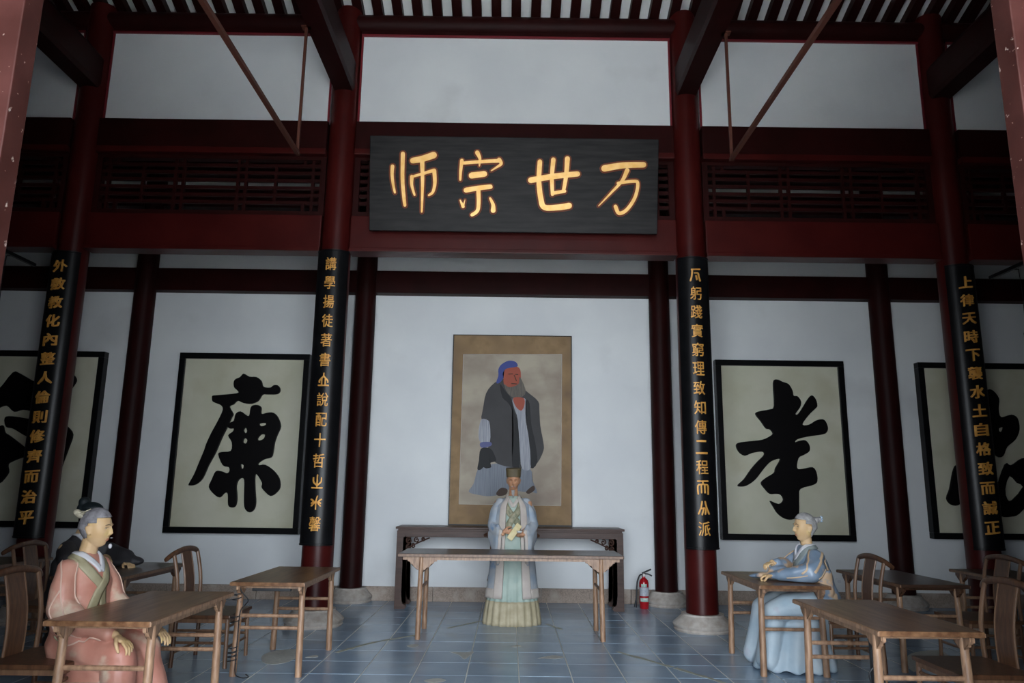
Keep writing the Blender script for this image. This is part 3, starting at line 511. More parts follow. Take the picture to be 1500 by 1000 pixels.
# altar table
t = thing('altar_table', 'long high dark table with scroll brackets against the back wall under the painting', 'table', (.01, 10.47, 0))
W_, D_, H_ = 1.49, .27, 1.035
obj('tabletop', box(nb(), -W_-.02, W_+.02, -D_, D_, H_-.03, H_, bev=.006), altarw, t)
obj('waist', box(nb(), -W_+.01, W_-.01, -D_+.02, D_-.02, H_-.05, H_-.03), altarw, t)
for s in (-1, 1): obj('apron', box(nb(), -W_, W_, s*D_-.02*(s > 0), s*D_+.02*(s < 0), H_-.13, H_-.05, bev=.004), altarw, t)
for sx in (-1, 1):
    for sy in (-1, 1):
        x = sx*W_; q = [(x, .0), (x-sx*.13, .0), (x-sx*.15, .02), (x-sx*.135, .055), (x-sx*.11, .06), (x-sx*.095, .10), (x-sx*.085, .20), (x-sx*.085, H_-.14), (x-sx*.12, H_-.12), (x, H_-.12)]
        obj('leg', prism(nb(), q, *sorted((sy*D_, sy*(D_-.09)))), altarw, t)
    g = nb()
    x0 = sx*(W_-.09)
    def sp(cx, cz, r, turns, st, dr=1):
        return [(cx+dr*(r*(1-k/26))*math.cos(st+turns*2*PI*k/22), -D_+.03, cz+(r*(1-k/26))*math.sin(st+turns*2*PI*k/22)) for k in range(23)]
    for c in ((.07, .05, .045), (.17, .04, .038), (.26, .03, .028), (.06, .14, .04), (.13, .115, .03)):
        tube(g, sp(x0-sx*c[0], H_-.13-c[1], c[2], 1.4, 1.2, -sx), .0095, 6)
    tube(g, catmull([(x0, -D_+.03, H_-.34), (x0-sx*.05, -D_+.03, H_-.28), (x0-sx*.12, -D_+.03, H_-.24), (x0-sx*.2, -D_+.03, H_-.2), (x0-sx*.34, -D_+.03, H_-.14)], False, 4), .010, 6)
    obj('scroll_bracket', g, altarw, t, 1)
for s in (-1, 1): obj('side_stretcher', box(nb(), s*W_-.06*(s > 0), s*W_+.06*(s < 0), -D_+.08, D_-.08, .10, .15), altarw, t)

def make_chair(label, loc, rz, k=1.0, group='high backed chairs of the hall'):
    t = thing('dining_chair' if False else 'yoke_back_chair', label, 'chair', loc, rz, group)
    sw, sd, sh = .285*k, .25*k, .43*k
    b = nb(); box(b, -sd, sd, -sw, sw, sh-.03, sh, bev=.007); obj('seat', b, chairw, t)
    f = nb()
    for a in ((-sd+.02, -sd+.035, -sw+.02, sw-.02), (sd-.035, sd-.02, -sw+.02, sw-.02), (-sd+.02, sd-.02, -sw+.02, -sw+.035), (-sd+.02, sd-.02, sw-.035, sw-.02)): box(f, *a, sh-.065, sh-.03)
    obj('seat_rail', f, chairl, t)
    lx, ly = sd-.03, sw-.035
    for sx in (-1, 1):
        for sy in (-1, 1): obj('leg', tube(nb(), [(sx*(lx+.01), sy*(ly+.01), 0), (sx*lx, sy*ly, sh-.03)], [.017, .018], 10), chairl if sx > 0 else chairw, t, .6)
    for z, sx in ((.16, 1), (.12, -1), (.33, 1)): obj('stretcher', tube(nb(), [(sx*lx, -ly, z*k), (sx*lx, ly, z*k)], .0115, 8), chairl, t, .6)
    for sy in (-1, 1):
        for z in (.20, .30): obj('stretcher', tube(nb(), [(-lx, sy*ly, z*k), (lx, sy*ly, z*k)], .0115, 8), chairl, t, .6)
    top = .915*k
    def bx(z): q = (z-sh)/(top-sh); return -lx-.02+.025*math.sin(q*PI)-.05*q
    zs = [sh-.005+(top-sh+.01)*i/8 for i in range(9)]
    for sy in (-1, 1):
        obj('back_post', tube(nb(), [(bx(z), sy*(ly+.0*z), z) for z in zs], [.0165]*9, 10), chairl, t, .6)
    zs2 = [sh-.002+(top+.025-sh)*i/8 for i in range(9)]
    s_ = nb(); vs0 = []
    for z in zs2: vs0.append([s_.verts.new((bx(z)+dx, y, z)) for dx, y in ((-.006, -.088*k), (-.006, .088*k), (.006, .088*k), (.006, -.088*k))])
    for a, b2 in zip(vs0, vs0[1:]):
        for q in range(4): s_.faces.new((a[q], a[(q+1) % 4], b2[(q+1) % 4], b2[q]))
    s_.faces.new(vs0[0]); s_.faces.new(vs0[-1][::-1]); obj('splat', s_, chairw, t)
    for sy in (-1, 1): obj('splat_edge', tube(nb(), [(bx(z), sy*.094*k, z) for z in zs2], .010, 8), chairl, t, .6)
    rl = catmull([(bx(top)-.035, -.345*k, top-.030), (bx(top)-.012, -.26*k, top+.012), (bx(top)-.0, -.12*k, top+.038), (bx(top), 0, top+.046), (bx(top), .12*k, top+.038), (bx(top)-.012, .26*k, top+.012), (bx(top)-.035, .345*k, top-.030)], False, 4)
    n = len(rl); obj('top_rail', tube(nb(), rl, [.015+.007*math.sin(PI*i/(n-1))**.5 for i in range(n)], 10, flat=(.85, 1.15)), chairw, t, .8)
    return t
CH = [('high backed wooden chair at the front left, right behind the salmon robed statue', -2.97, 5.17, 0),
      ('high backed wooden chair facing the cable wound table, left of it', -2.64, 7.07, 0),
      ('high backed wooden chair right of the blue robed statue, under the framed board', 3.05, 7.20, PI),
      ('large high backed chair at the front right, lower right corner of the photo', 3.03, 5.22, PI),
      ('dark high backed chair at left, seen above the front left chair', -4.33, 7.50, 0),
      ('dark high backed chair at right, in front of the rightmost column', 4.34, 7.30, PI)]
for lb_, x, y, rz in CH: make_chair(lb_, (x, y, 0), rz)
make_chair('dark chair almost hidden behind the standing statue', (.03, 9.86, 0), -PI/2, 1.05)

# ================================================================== SMALL THINGS
t = thing('fire_extinguisher', 'red fire extinguisher with black hose on the floor by the back wall', 'fire extinguisher', (1.81, 10.50, 0))
obj('cylinder', lathe(nb(), [(.055, 0), (.060, .01), (.060, .045), (.063, .05), (.063, .33), (.055, .365), (.035, .385), (.022, .395), (.022, .41)], 28), redp, t, .6)
obj('label_upper', lathe(nb(), [(.0645, .165), (.0645, .275)], 16, (0, 0, 0), -PI/2-1.25, -PI/2+1.25), labelm, t); obj('label_top', lathe(nb(), [(.0645, .28), (.0645, .32)], 10, (0, 0, 0), -PI/2-.75, -PI/2+.45), labelg, t)
obj('label_lower', lathe(nb(), [(.0645, .095), (.0645, .14)], 12, (0, 0, 0), -PI/2-1.0, -PI/2+.8), labelg, t)
obj('valve', lathe(nb(), [(.015, .41), (.02, .415), (.02, .445), (.012, .46), (.0, .462)], 14), steel, t, .6)
obj('gauge', tube(nb(), [(0, -.018, .43), (0, -.032, .43)], .016, 12), steel, t)
h_ = nb(); tube(h_, catmull([(-.02, 0, .45), (.03, -.005, .475), (.10, -.005, .505)], False, 4), [.011]*9, 8); tube(h_, catmull([(-.02, 0, .44), (.05, -.005, .445), (.11, -.005, .42)], False, 4), [.009]*9, 8); obj('handle', h_, rubber, t, 1)
hose = catmull([(-.01, 0, .43), (-.05, -.01, .43), (-.085, -.02, .36), (-.10, -.02, .25), (-.105, -.02, .15), (-.108, -.02, .11)], False, 5); obj('hose', tube(nb(), hose, .0105, 10), rubber, t, 1)
obj('nozzle', tube(nb(), [(-.108, -.02, .115), (-.112, -.02, .08), (-.122, -.02, .02)], [.011, .017, .02], 12), rubber, t, .8)
t = thing('cable', 'black cable wound round the near left leg of the middle left table', 'cable', (-2.255, 6.53, 0))
g = nb()
for z0 in (.10, .13, .16, .40, .58): tube(g, [(.034*math.cos(k*.7), .034*math.sin(k*.7), z0+.004*k) for k in range(19)], .0042, 6)
obj('winding', g, rubber, t, 1)
obj('lead', tube(nb(), catmull([(.02, -.034, .72), (.05, -.03, .66), (.10, -.02, .60), (.06, .03, .55), (.036, .0, .50), (.034, -.01, .3), (.036, -.02, .12), (.05, -.04, .03), (.09, -.05, .008), (.13, -.06, .006), (.15, -.02, .006), (.12, .0, .02)], False, 5), .0045, 6), rubber, t, 1)
obj('power_strip', box(nb(), .10, .42, .06, .11, .66, .70, bev=.005), rubber, t)
t = thing('cable', 'tangle of black cable with a pale lead at the front right table leg', 'cable', (2.28, 4.95, 0))
g = nb(); random.seed(3)
for q in range(5):
    pts = [(random.uniform(-.04, .05), random.uniform(-.03, .03), .62-.09*k+random.uniform(-.03, .03)) for k in range(7)]; tube(g, catmull(pts, False, 4), .005, 6)
obj('tangle', g, rubber, t, 1); obj('conduit', box(nb(), -.0, .055, .05, .09, 0.0, .70), rubber, t)
obj('pale_lead', tube(nb(), catmull([(.07, 0, .71), (.06, -.02, .66), (.0, -.02, .63), (-.01, -.01, .56), (.0, 0, .52)], False, 5), .005, 6), whitecl, t, 1)
t = thing('wall_socket', 'small white socket low on the back wall at right', 'socket', (4.62, YW, .33)); obj('plate', box(nb(), -.045, .045, -.012, 0, -.045, .045, bev=.003), plaster, t); obj('socket_face', box(nb(), -.025, .025, -.016, -.011, -.02, .02), whitecl, t)
# marks on the floor: old tape and bare patches
def patch(name, label, cat, pts, m, h=.0025, grp=None):
    o = obj(name, prism(nb(), catmull(pts, True, 3), .0006, h, 'z'), m); tag(o, label, cat, grp)
def strip(label, a, b, w_, seed):
    random.seed(seed); a, b = Vector(a), Vector(b); d = (b-a); n = Vector((-d.y, d.x)).normalized(); L = []; R = []
    for k in range(9):
        p = a+d*k/8; L.append(tuple(p+n*w_*random.uniform(.25, .6))); R.append(tuple(p-n*w_*random.uniform(.25, .6)))
    o = obj('tape_residue', prism(nb(), L+R[::-1], .0006, .0022, 'z'), tapem); tag(o, label, 'tape mark', 'old tape marks on the floor')
for nm, a, b, w_, sd in [('old yellow tape mark left of the lecture table foot, nearer half', (-1.62, 7.50), (-1.36, 8.0), .06, 1), ('old yellow tape mark left of the lecture table foot, farther half', (-1.36, 8.0), (-.95, 8.45), .05, 2), ('faint tape mark between the lecture table leg and the standing statue', (-.68, 8.85), (-.32, 9.35), .05, 3),
        ('old tape mark right of the lecture table, nearest its leg', (1.05, 7.70), (1.45, 7.07), .055, 4), ('old tape mark on the floor towards the lower right, below the other', (1.47, 7.04), (1.78, 6.48), .05, 5), ('short faint tape mark right of the standing statue', (.44, 9.2), (.60, 8.86), .045, 6)]: strip(nm, a, b, w_, sd)
pg = 'bare cement patches worn into the tiles'
for nm, pts in [('pale worn patch left of centre on the floor', [(-.56, 7.60), (-.42, 7.58), (-.33, 7.62), (-.36, 7.42), (-.40, 7.28), (-.46, 7.46)]), ('pale worn patch right of centre on the floor', [(.27, 7.36), (.36, 7.45), (.44, 7.50), (.52, 7.42), (.44, 7.34), (.34, 7.37)]),
        ('small pale chip near the left foot of the lecture table', [(-1.0, 7.85), (-.94, 7.94), (-.88, 7.88), (-.94, 7.78)]), ('tiny pale chip in the middle of the floor', [(.03, 7.90), (.09, 7.96), (.13, 7.90), (.06, 7.86)]), ('pale chip at the bottom edge of the photo', [(-.68, 6.48), (-.58, 6.56), (-.50, 6.49), (-.60, 6.40)]),
        ('pale scuffed patch under the cable wound table', [(-2.25, 7.3), (-2.2, 7.55), (-2.0, 7.62), (-1.92, 7.35), (-1.96, 7.05), (-2.12, 7.0)]), ('tiny pale chip right of the middle left table', [(-1.85, 7.28), (-1.78, 7.38), (-1.74, 7.30)]),
        ('pale patch on the floor under the front right table', [(3.55, 7.0), (3.7, 7.4), (3.95, 7.8), (4.3, 7.95), (4.2, 7.5), (4.05, 7.15), (3.8, 7.2)])]: patch('bare_patch', nm, 'floor patch', pts, wear, .002, pg)

# ================================================================== STATUES
def fuse(name, bm, m, parent, voxel, smooth=2, fn=None, shade=True):
    bmesh.ops.recalc_face_normals(bm, faces=bm.faces)
    me = bpy.data.meshes.new('t'); bm.to_mesh(me); bm.free(); o = bpy.data.objects.new('t', me); C.objects.link(o)
    md = o.modifiers.new('r', 'REMESH'); md.mode = 'VOXEL'; md.voxel_size = voxel
    if smooth: sm = o.modifiers.new('s', 'SMOOTH'); sm.factor = .5; sm.iterations = smooth
    dg = bpy.context.evaluated_depsgraph_get(); m2 = bpy.data.meshes.new_from_object(o.evaluated_get(dg)); bpy.data.objects.remove(o)
    if fn:
        n = len(m2.vertices); co = np.empty(n*3); m2.vertices.foreach_get('co', co); no = np.empty(n*3); m2.vertices.foreach_get('normal', no)
        co = co.reshape(-1, 3); no = no.reshape(-1, 3); co = fn(co, no); m2.vertices.foreach_set('co', co.ravel()); m2.update()
    return obj(name, m2, m, parent, 4)
def sph(bm, c, r, M=None):
    r = (r, r, r) if isinstance(r, (int, float)) else r
    mt = Matrix.Translation(c) @ (M.to_4x4() if M else Matrix()) @ Matrix.Diagonal((*r, 1)); bmesh.ops.create_icosphere(bm, subdivisions=3, radius=1, matrix=mt)
def limb(bm, pts, rad):
    for p, r in zip(pts, rad): sph(bm, p, r)
    for i in range(len(pts)-1): tube(bm, [pts[i], pts[i+1]], [rad[i], rad[i+1]], 16)
def loft(bm, secs, n=32):
    """secs: (cx, cy, z, rx, ry)"""
    rings = [[bm.verts.new((cx+rx*math.cos(2*PI*k/n), cy+ry*math.sin(2*PI*k/n), z)) for k in range(n)] for cx, cy, z, rx, ry in secs]
    for a, b in zip(rings, rings[1:]):
        for k in range(n): bm.faces.new((a[k], a[(k+1) % n], b[(k+1) % n], b[k]))
    bm.faces.new(rings[0][::-1]); bm.faces.new(rings[-1])
# head: centre at skull centre, facing +x
FE = [(-.0, .020, .045, .009, .006), (.030, .001, .013, .009, -.010), (-.030, .001, .013, .009, -.010), (.030, -.001, .009, .006, .0045), (-.030, -.001, .009, .006, .0045), (.028, .020, .020, .005, .004), (-.028, .020, .020, .005, .004),
      (0, -.008, .008, .018, .010), (0, -.034, .011, .011, .020), (.012, -.038, .007, .006, .006), (-.012, -.038, .007, .006, .006), (0, -.020, .008, .014, .008), (0, -.066, .022, .006, .007), (0, -.0705, .022, .0025, -.004), (0, -.076, .016, .005, .006), (0, -.087, .02, .005, -.003), (0, -.104, .022, .013, .010),
      (.042, -.028, .018, .018, .004), (-.042, -.028, .018, .018, .004)]
def head_pt(az, el, grow=0.0):
    dx, dy, dz = math.cos(el)*math.cos(az), math.cos(el)*math.sin(az), math.sin(el)
    x, y, z = (.092+grow)*dx, (.077+grow)*dy, (.122+grow)*dz
    if z < 0:
        q = -z/.122; y *= 1-.30*q**1.4
        if x < 0: x *= max(.3, 1-.62*q**1.2)
        else: x *= 1-.06*q*q
    elif x < 0: x *= 1.10
    if x > 0:
        x = (.092+grow)*(x/(.092+grow))**.86
        for y0, z0, sy, sz, a in FE: x += a*math.exp(-((y-y0)/sy)**2-((z-z0)/sz)**2)*min(1, x/.04)
    return Vector((x, y, z))
def face_x(y, z):
    best = None
    for i in range(41):
        az = -.9+1.8*i/40
        for j in range(41):
            el = -1.3+2.4*j/40; p = head_pt(az, el); d = (p.y-y)**2+(p.z-z)**2
            if best is None or d < best[0]: best = (d, p)
    return best[1].x
def add_head(bm, T, na=72, ne=56):
    rows = []
    for j in range(1, ne): rows.append([bm.verts.new(T @ head_pt(2*PI*i/na, -PI/2+PI*j/ne)) for i in range(na)])
    b0 = bm.verts.new(T @ head_pt(0, -PI/2)); t0 = bm.verts.new(T @ head_pt(0, PI/2))
    for a, b in zip(rows, rows[1:]):
        for i in range(na): bm.faces.new((a[i], a[(i+1) % na], b[(i+1) % na], b[i]))
    for i in range(na): bm.faces.new((b0, rows[0][(i+1) % na], rows[0][i])); bm.faces.new((t0, rows[-1][i], rows[-1][(i+1) % na]))
    for s in (-1, 1):  # ears
        E_ = T.to_3x3()
        g = Matrix.Rotation(-.25*s, 3, 'Z')
        for c, r in (((-.008, s*.078, -.006), (.017, .008, .030)), ((-.010, s*.083, .004), (.019, .006, .020)), ((-.004, s*.079, -.030), (.010, .007, .011))):
            sph(bm, T @ Vector(c), r, E_ @ g)
def hair_shell(name, T, m, parent, test, grow=.010, na=72, ne=56):
    bm = nb(); grid = {}
    for j in range(ne+1):
        for i in range(na): 
            az, el = 2*PI*i/na, -PI/2+PI*j/ne; grid[i, j] = (head_pt(az, el), head_pt(az, el, grow))
    vs_ = {}
    def gv(i, j, lay):
        k = (i % na, j, lay)
        if j in (0, ne): k = (0, j, lay)
        if k not in vs_: vs_[k] = bm.verts.new(T @ grid[k[0], j][lay])
        return vs_[k]
    keep = {(i, j) for i in range(na) for j in range(ne) if test(grid[i, j][0])}
    for i, j in keep:
        for lay in (0, 1):
            q = []
            for v in (gv(i, j, lay), gv(i+1, j, lay), gv(i+1, j+1, lay), gv(i, j+1, lay)):
                if v not in q: q.append(v)
            try: bm.faces.new(q if lay else q[::-1])
            except ValueError: pass
        for (a, b, nbj) in (((i, j), (i+1, j), (i, j-1)), ((i+1, j), (i+1, j+1), ((i+1) % na, j)), ((i+1, j+1), (i, j+1), (i, j+1)), ((i, j+1), (i, j), ((i-1) % na, j))):
            if nbj not in keep:
                q = []
                for v in (gv(*a, 0), gv(*b, 0), gv(*b, 1), gv(*a, 1)):
                    if v not in q: q.append(v)
                if len(q) > 2:
                    try: bm.faces.new(q)
                    except ValueError: pass
    return obj(name, bm, m, parent, 4)
def hand(bm, wrist, fwd, palm, side, curl=.5, L=.175, spread=1.0, thumb=.6):
    """wrist point, direction of the fingers, palm normal; side=+1 puts the thumb towards fwd x palm"""
    f = Vector(fwd).normalized(); pn = Vector(palm); pn = (pn-f*pn.dot(f)).normalized(); s = f.cross(pn)*side; w0 = Vector(wrist)
    k = L/.175
    for a, b in ((.02, .026), (.05, .033), (.078, .036)):
        for q in (-1, -.4, .4, 1): sph(bm, w0+f*a*k+s*b*q*.62*k, .0125*k)
    tube(bm, [w0, w0+f*.03*k, w0+f*.08*k], [.022*k, .026*k, .030*k], 14, flat=(1, .5) if abs(frame_for(f)[0].dot(s)) > .7 else (.5, 1))
    for q, ln, r in ((.95, .068, .0088), (.33, .078, .0092), (-.30, .072, .0088), (-.92, .056, .0078)):
        p = w0+f*.082*k+s*q*.031*k; a = 0; pts = [p]; d = (f+s*q*.10*spread).normalized()
        for seg, cu in ((.45, .5), (.32, .9), (.23, .7)):
            a += cu*curl; dd = (d*math.cos(a)+pn*math.sin(a)).normalized(); p = p+dd*ln*seg*k; pts.append(p)
        limb(bm, pts, [r*k, r*.97*k, r*.92*k, r*.8*k])
    p = w0+f*.028*k+s*.026*k; d = (f*.62+s*.72+pn*.25).normalized(); p1 = p+d*.034*k; d2 = (f*.85+s*.25+pn*thumb).normalized(); p2 = p1+d2*.030*k; p3 = p2+(f*.8+pn*thumb-s*.1).normalized()*.024*k
    limb(bm, [p, p1, p2, p3], [.014*k, .0115*k, .0102*k, .0085*k])
def drape(name, bvh, pts, width, m, parent, th=.006, sub=6, off=.003, wfun=None, smooth=4):
    p = catmull([tuple(q) for q in pts], False, sub); n = len(p); rows = []; bm = nb()
    for i, q in enumerate(p):
        q = Vector(q); tg = (Vector(p[min(n-1, i+1)])-Vector(p[max(0, i-1)])).normalized(); hit = bvh.find_nearest(q); N_ = hit[1]; 
        if (q-hit[0]).length > .002 and (q-hit[0]).dot(N_) < -.0: pass
        bn_ = tg.cross(N_).normalized(); wd = width*(wfun(i/(n-1)) if wfun else 1); row = []
        for a in (-.5, -.25, 0, .25, .5):
            h2 = bvh.find_nearest(hit[0]+bn_*a*wd); row.append((h2[0]+h2[1]*off, h2[1]))
        rows.append(row)
    up, dn = [], []
    for r in rows:
        up.append([bm.verts.new(a+N_*th) for a, N_ in r]); dn.append([bm.verts.new(a-N_*(off+.004)) for a, N_ in r])
    for i in range(n-1):
        for k in range(4): bm.faces.new((up[i][k], up[i][k+1], up[i+1][k+1], up[i+1][k])); bm.faces.new((dn[i][k], dn[i+1][k], dn[i+1][k+1], dn[i][k+1]))
        for k in (0, 4): bm.faces.new((up[i][k], up[i+1][k], dn[i+1][k], dn[i][k]))
    for i in (0, n-1):
        for k in range(4): bm.faces.new((up[i][k], up[i][k+1], dn[i][k+1], dn[i][k]))
    return obj(name, bm, m, parent, smooth)
def bvh_of(o):
    me = o.data; return BVHTree.FromPolygons([v.co.copy() for v in me.vertices], [tuple(p.vertices) for p in me.polygons])
def folds(amp, fx, zlo=None, zhi=None, seed=0):
    def fn(co, no):
        out = co.copy()
        for i in range(len(co)):
            x, y, z = co[i]; m_ = 1.0
            if zlo is not None: m_ = min(1, max(0, (zhi-z)/(zhi-zlo)))
            out[i] += no[i]*amp*m_*fx(x, y, z)
        return out
    return fn
def face_marks(T, parent, closed=False, beard=None):
    e = nb(); w_ = nb(); l_ = nb(); E_ = T.to_3x3()
    for s in (-1, 1):
        y = s*.030; x = face_x(y, -.001)
        sph(w_, T @ Vector((x-.0035, y, -.001)), (.0055, .0115, .0048), E_); sph(e, T @ Vector((x-.0005, y+.001, -.001)), (.0035, .0048, .0046), E_)
        pts = [(face_x(s*q, z)+.0006, s*q, z) for q, z in ((.018, .0035), (.030, .0062), (.042, .002))]; tube(e, [T @ Vector(q) for q in pts], .0013, 5)
    obj('eyes', w_, eyew, parent, 4); obj('pupils', e, eyed, parent, 4)
    b = nb()
    for s in (-1, 1):
        pts = [(face_x(s*q, z)+.0015, s*q, z) for q, z in ((.014, .018), (.028, .0235), (.046, .018))]; tube(b, [T @ Vector(q) for q in pts], [.0022, .0034, .0015], 6)
    obj('eyebrows', b, brow, parent, 4)
    for z in (-.0668, -.0755):
        tube(l_, [T @ Vector((face_x(q, z)-.0015, q, z)) for q in (-.018, -.009, 0, .009, .018)], [.0012, .0035, .004, .0035, .0012], 8)
    obj('lips', l_, lipm, parent, 4)
def hT(pos, yaw=0, pitch=0, roll=0, k=1.0):
    return Matrix.Translation(pos) @ Matrix.Rotation(yaw, 4, 'Z') @ Matrix.Rotation(-pitch, 4, 'Y') @ Matrix.Rotation(roll, 4, 'X') @ Matrix.Diagonal((k, k, k, 1))
def hairline(p): return (p.z > .062+.35*max(0, abs(p.y)-.03)*0 and p.x > -.0) or (p.x < .030 and p.z > .030 and abs(p.y) > .045) or (p.x < -.024 and p.z > -.055) or (p.x < -.045 and p.z > -.075) or (p.z > .060)

# ---------------------------------------------------------------- seated statue in salmon robe
t = thing('scholar_statue', 'seated painted statue in salmon robe with grey hair at the front left table', 'statue', (-2.84, 5.24, 0), -.20)
HT = hT((.045, 0, 1.224), yaw=.22, pitch=.03, k=1.05)
b = nb(); add_head(b, HT)
limb(b, [(.02, 0, 1.15), (.0, 0, 1.06), (-.01, 0, .98)], [.056, .056, .07])
loft(b, [(0, 0, .50, .14, .17), (0, 0, .70, .12, .15), (0, 0, .90, .10, .17), (-.01, 0, 1.0, .07, .13), (0, 0, 1.05, .05, .06)], 24)
limb(b, [(-.01, -.16, .96), (.03, -.20, .75), (.34, -.165, .605), (.40, -.16, .59)], [.05, .042, .032, .025]); limb(b, [(-.01, .16, .96), (.05, .20, .75), (.37, .17, .61), (.43, .165, .59)], [.05, .042, .032, .025])
hand(b, (.405, -.16, .585), (.80, .10, -.45), (-.45, 0, -.85), -1, .55, .185); hand(b, (.44, .165, .585), (.80, -.1, -.40), (-.4, 0, -.85), 1, .5, .185)
limb(b, [(0, -.1, .50), (.42, -.13, .44), (.45, -.14, .08), (.55, -.15, .05)], [.09, .07, .045, .04]); limb(b, [(0, .1, .50), (.42, .13, .44), (.45, .14, .08), (.57, .15, .05)], [.09, .07, .045, .04])
fuse('body', b, skin, t, .0048, 2)
r = nb()
loft(r, [(.01, 0, .42, .15, .18), (.0, 0, .50, .165, .19), (.0, 0, .62, .155, .185), (.0, 0, .75, .145, .18), (.0, 0, .88, .14, .185), (-.01, 0, .97, .115, .17), (-.015, 0, 1.03, .085, .12), (-.01, 0, 1.065, .065, .078)])
limb(r, [(-.01, -.145, .965), (.01, -.19, .86), (.03, -.215, .74), (.20, -.19, .64), (.35, -.165, .60)], [.070, .080, .085, .070, .050]); limb(r, [(-.01, .145, .965), (.02, .19, .86), (.05, .215, .74), (.22, .20, .65), (.38, .17, .605)], [.070, .080, .085, .070, .050])
limb(r, [(.02, -.19, .78), (.06, -.20, .66), (.12, -.18, .58)], [.07, .085, .07]); limb(r, [(.02, .19, .78), (.06, .20, .66), (.12, .18, .58)], [.07, .085, .07])
for s in (-1, 1): limb(r, [(0, s*.10, .50), (.22, s*.12, .48), (.42, s*.13, .44), (.46, s*.14, .28), (.50, s*.15, .07)], [.105, .105, .10, .10, .11])
loft(r, [(.27, 0, .03, .33, .27), (.26, 0, .10, .31, .26), (.23, 0, .30, .28, .22), (.20, 0, .46, .26, .19), (.18, 0, .51, .20, .14)])
def fx(x, y, z):
    return math.sin(28*(x*.8+z*.9+y*.5)+3*noise.noise((x*3, y*3, z*3)))*(.6 if z < .62 else .35)*(.4+.6*abs(noise.noise((x*5, y*5, z*4))))+.8*noise.noise((x*7, y*7, z*5))
robe = fuse('robe', r, pink, t, .0095, 3, folds(.015, fx)); bv = bvh_of(robe)
drape('collar_band', bv, [(-.075, .05, 1.06), (-.02, .10, 1.05), (.07, .095, 1.0), (.14, .045, .92), (.16, -.03, .82), (.165, -.09, .70)], .062, olive, t, .009)
drape('collar_band', bv, [(-.075, -.05, 1.06), (-.02, -.10, 1.05), (.06, -.105, 1.0), (.13, -.07, .93), (.16, .0, .84), (.17, .03, .72)], .062, olive, t, .006)
drape('inner_collar', bv, [(-.06, .045, 1.085), (.0, .078, 1.065), (.065, .052, 1.02), (.115, .0, .95)], .036, whitecl, t, .012); drape('inner_collar', bv, [(-.06, -.045, 1.085), (.0, -.078, 1.065), (.065, -.055, 1.02), (.115, -.005, .95)], .036, whitecl, t, .010)
for fp in ([(-.03, -.17, 1.02), (.04, -.25, .92), (.08, -.28, .80), (.12, -.27, .70)], [(.02, -.12, 1.02), (.10, -.17, .92), (.14, -.16, .78)], [(.06, -.28, .86), (.02, -.29, .74), (.06, -.28, .62)],
           [(.10, -.22, .60), (.22, -.16, .60), (.34, -.05, .57)], [(.12, -.22, .54), (.28, -.20, .56), (.40, -.10, .55)], [(.02, .22, 1.0), (.08, .25, .88), (.10, .24, .74)]):
    drape('fold_ridge', bv, fp, .008, foldline, t, .0035)
drape('belt', bv, [(.05, .22, .60), (.17, .10, .60), (.185, 0, .60), (.17, -.10, .60), (.05, -.22, .60)], .05, olive, t, .005)
hair_shell('hair', HT, greyhair, t, hairline, .009)
g = nb(); sph(g, HT @ Vector((-.105, 0, .088)), (.030, .030, .026)); sph(g, HT @ Vector((-.130, 0, .102)), (.024, .026, .022)); fuse('hair_bun', g, bunm, t, .004, 2)
g = nb(); tube(g, [HT @ Vector((-.075-.012*math.sin(a), .040*math.cos(a), .075+.030*math.sin(a))) for a in [2*PI*i/20 for i in range(21)]], .006, 8); tube(g, [HT @ Vector(q) for q in ((-.11, -.02, .09), (-.02, -.05, .122))], .0035, 6); obj('hair_pin', g, bunm, t, 4)
g = nb(); sph(g, HT @ Vector((.098, 0, -.112)), (.011, .012, .017)); limb(g, [HT @ Vector((.103, s*.004, -.0615)) for s in (-3, 0, 3)], [.003, .004, .003]); fuse('beard', g, whitecl, t, .0022, 1)
face_marks(HT, t)

# ---------------------------------------------------------------- seated statue in blue robe, arms on the table
t = thing('scholar_statue', 'painted statue in blue robe with pale hair leaning on a table at right', 'statue', (2.77, 7.12, 0), PI)
HT = hT((.060, .02, 1.212), yaw=.12, pitch=.10, k=1.04)
b = nb(); add_head(b, HT)
limb(b, [(.055, .01, 1.13), (.04, .0, 1.04), (.03, 0, .96)], [.052, .052, .07])
loft(b, [(0, 0, .50, .14, .17), (.0, 0, .70, .12, .15), (.03, 0, .90, .10, .16), (.04, 0, 1.0, .07, .12)], 24)
limb(b, [(.02, .18, .95), (.12, .25, .83), (.36, .16, .80), (.43, .13, .795)], [.05, .042, .032, .025]); limb(b, [(.02, -.18, .95), (.14, -.22, .84), (.34, -.02, .87), (.37, .0, .90)], [.05, .042, .032, .025])
hand(b, (.42, .15, .80), (.85, -.3, -.1), (0, 0, -1), 1, 1.25, .17, thumb=.9); hand(b, (.335, .0, .895), (.95, .25, -.05), (0, 0, -1), -1, .9, .165)
limb(b, [(0, -.1, .52), (.40, -.14, .48), (.42, -.14, .08), (.52, -.15, .05)], [.09, .07, .045, .04]); limb(b, [(0, .1, .52), (.40, .14, .48), (.42, .14, .08), (.52, .15, .05)], [.09, .07, .045, .04])
fuse('body', b, skin, t, .0048, 2)
r = nb()
loft(r, [(-.03, 0, .60, .19, .22), (-.02, 0, .68, .17, .215), (.0, 0, .80, .155, .205), (.015, 0, .90, .14, .20), (.03, 0, .97, .11, .175), (.04, 0, 1.02, .08, .115), (.048, 0, 1.055, .062, .074)])
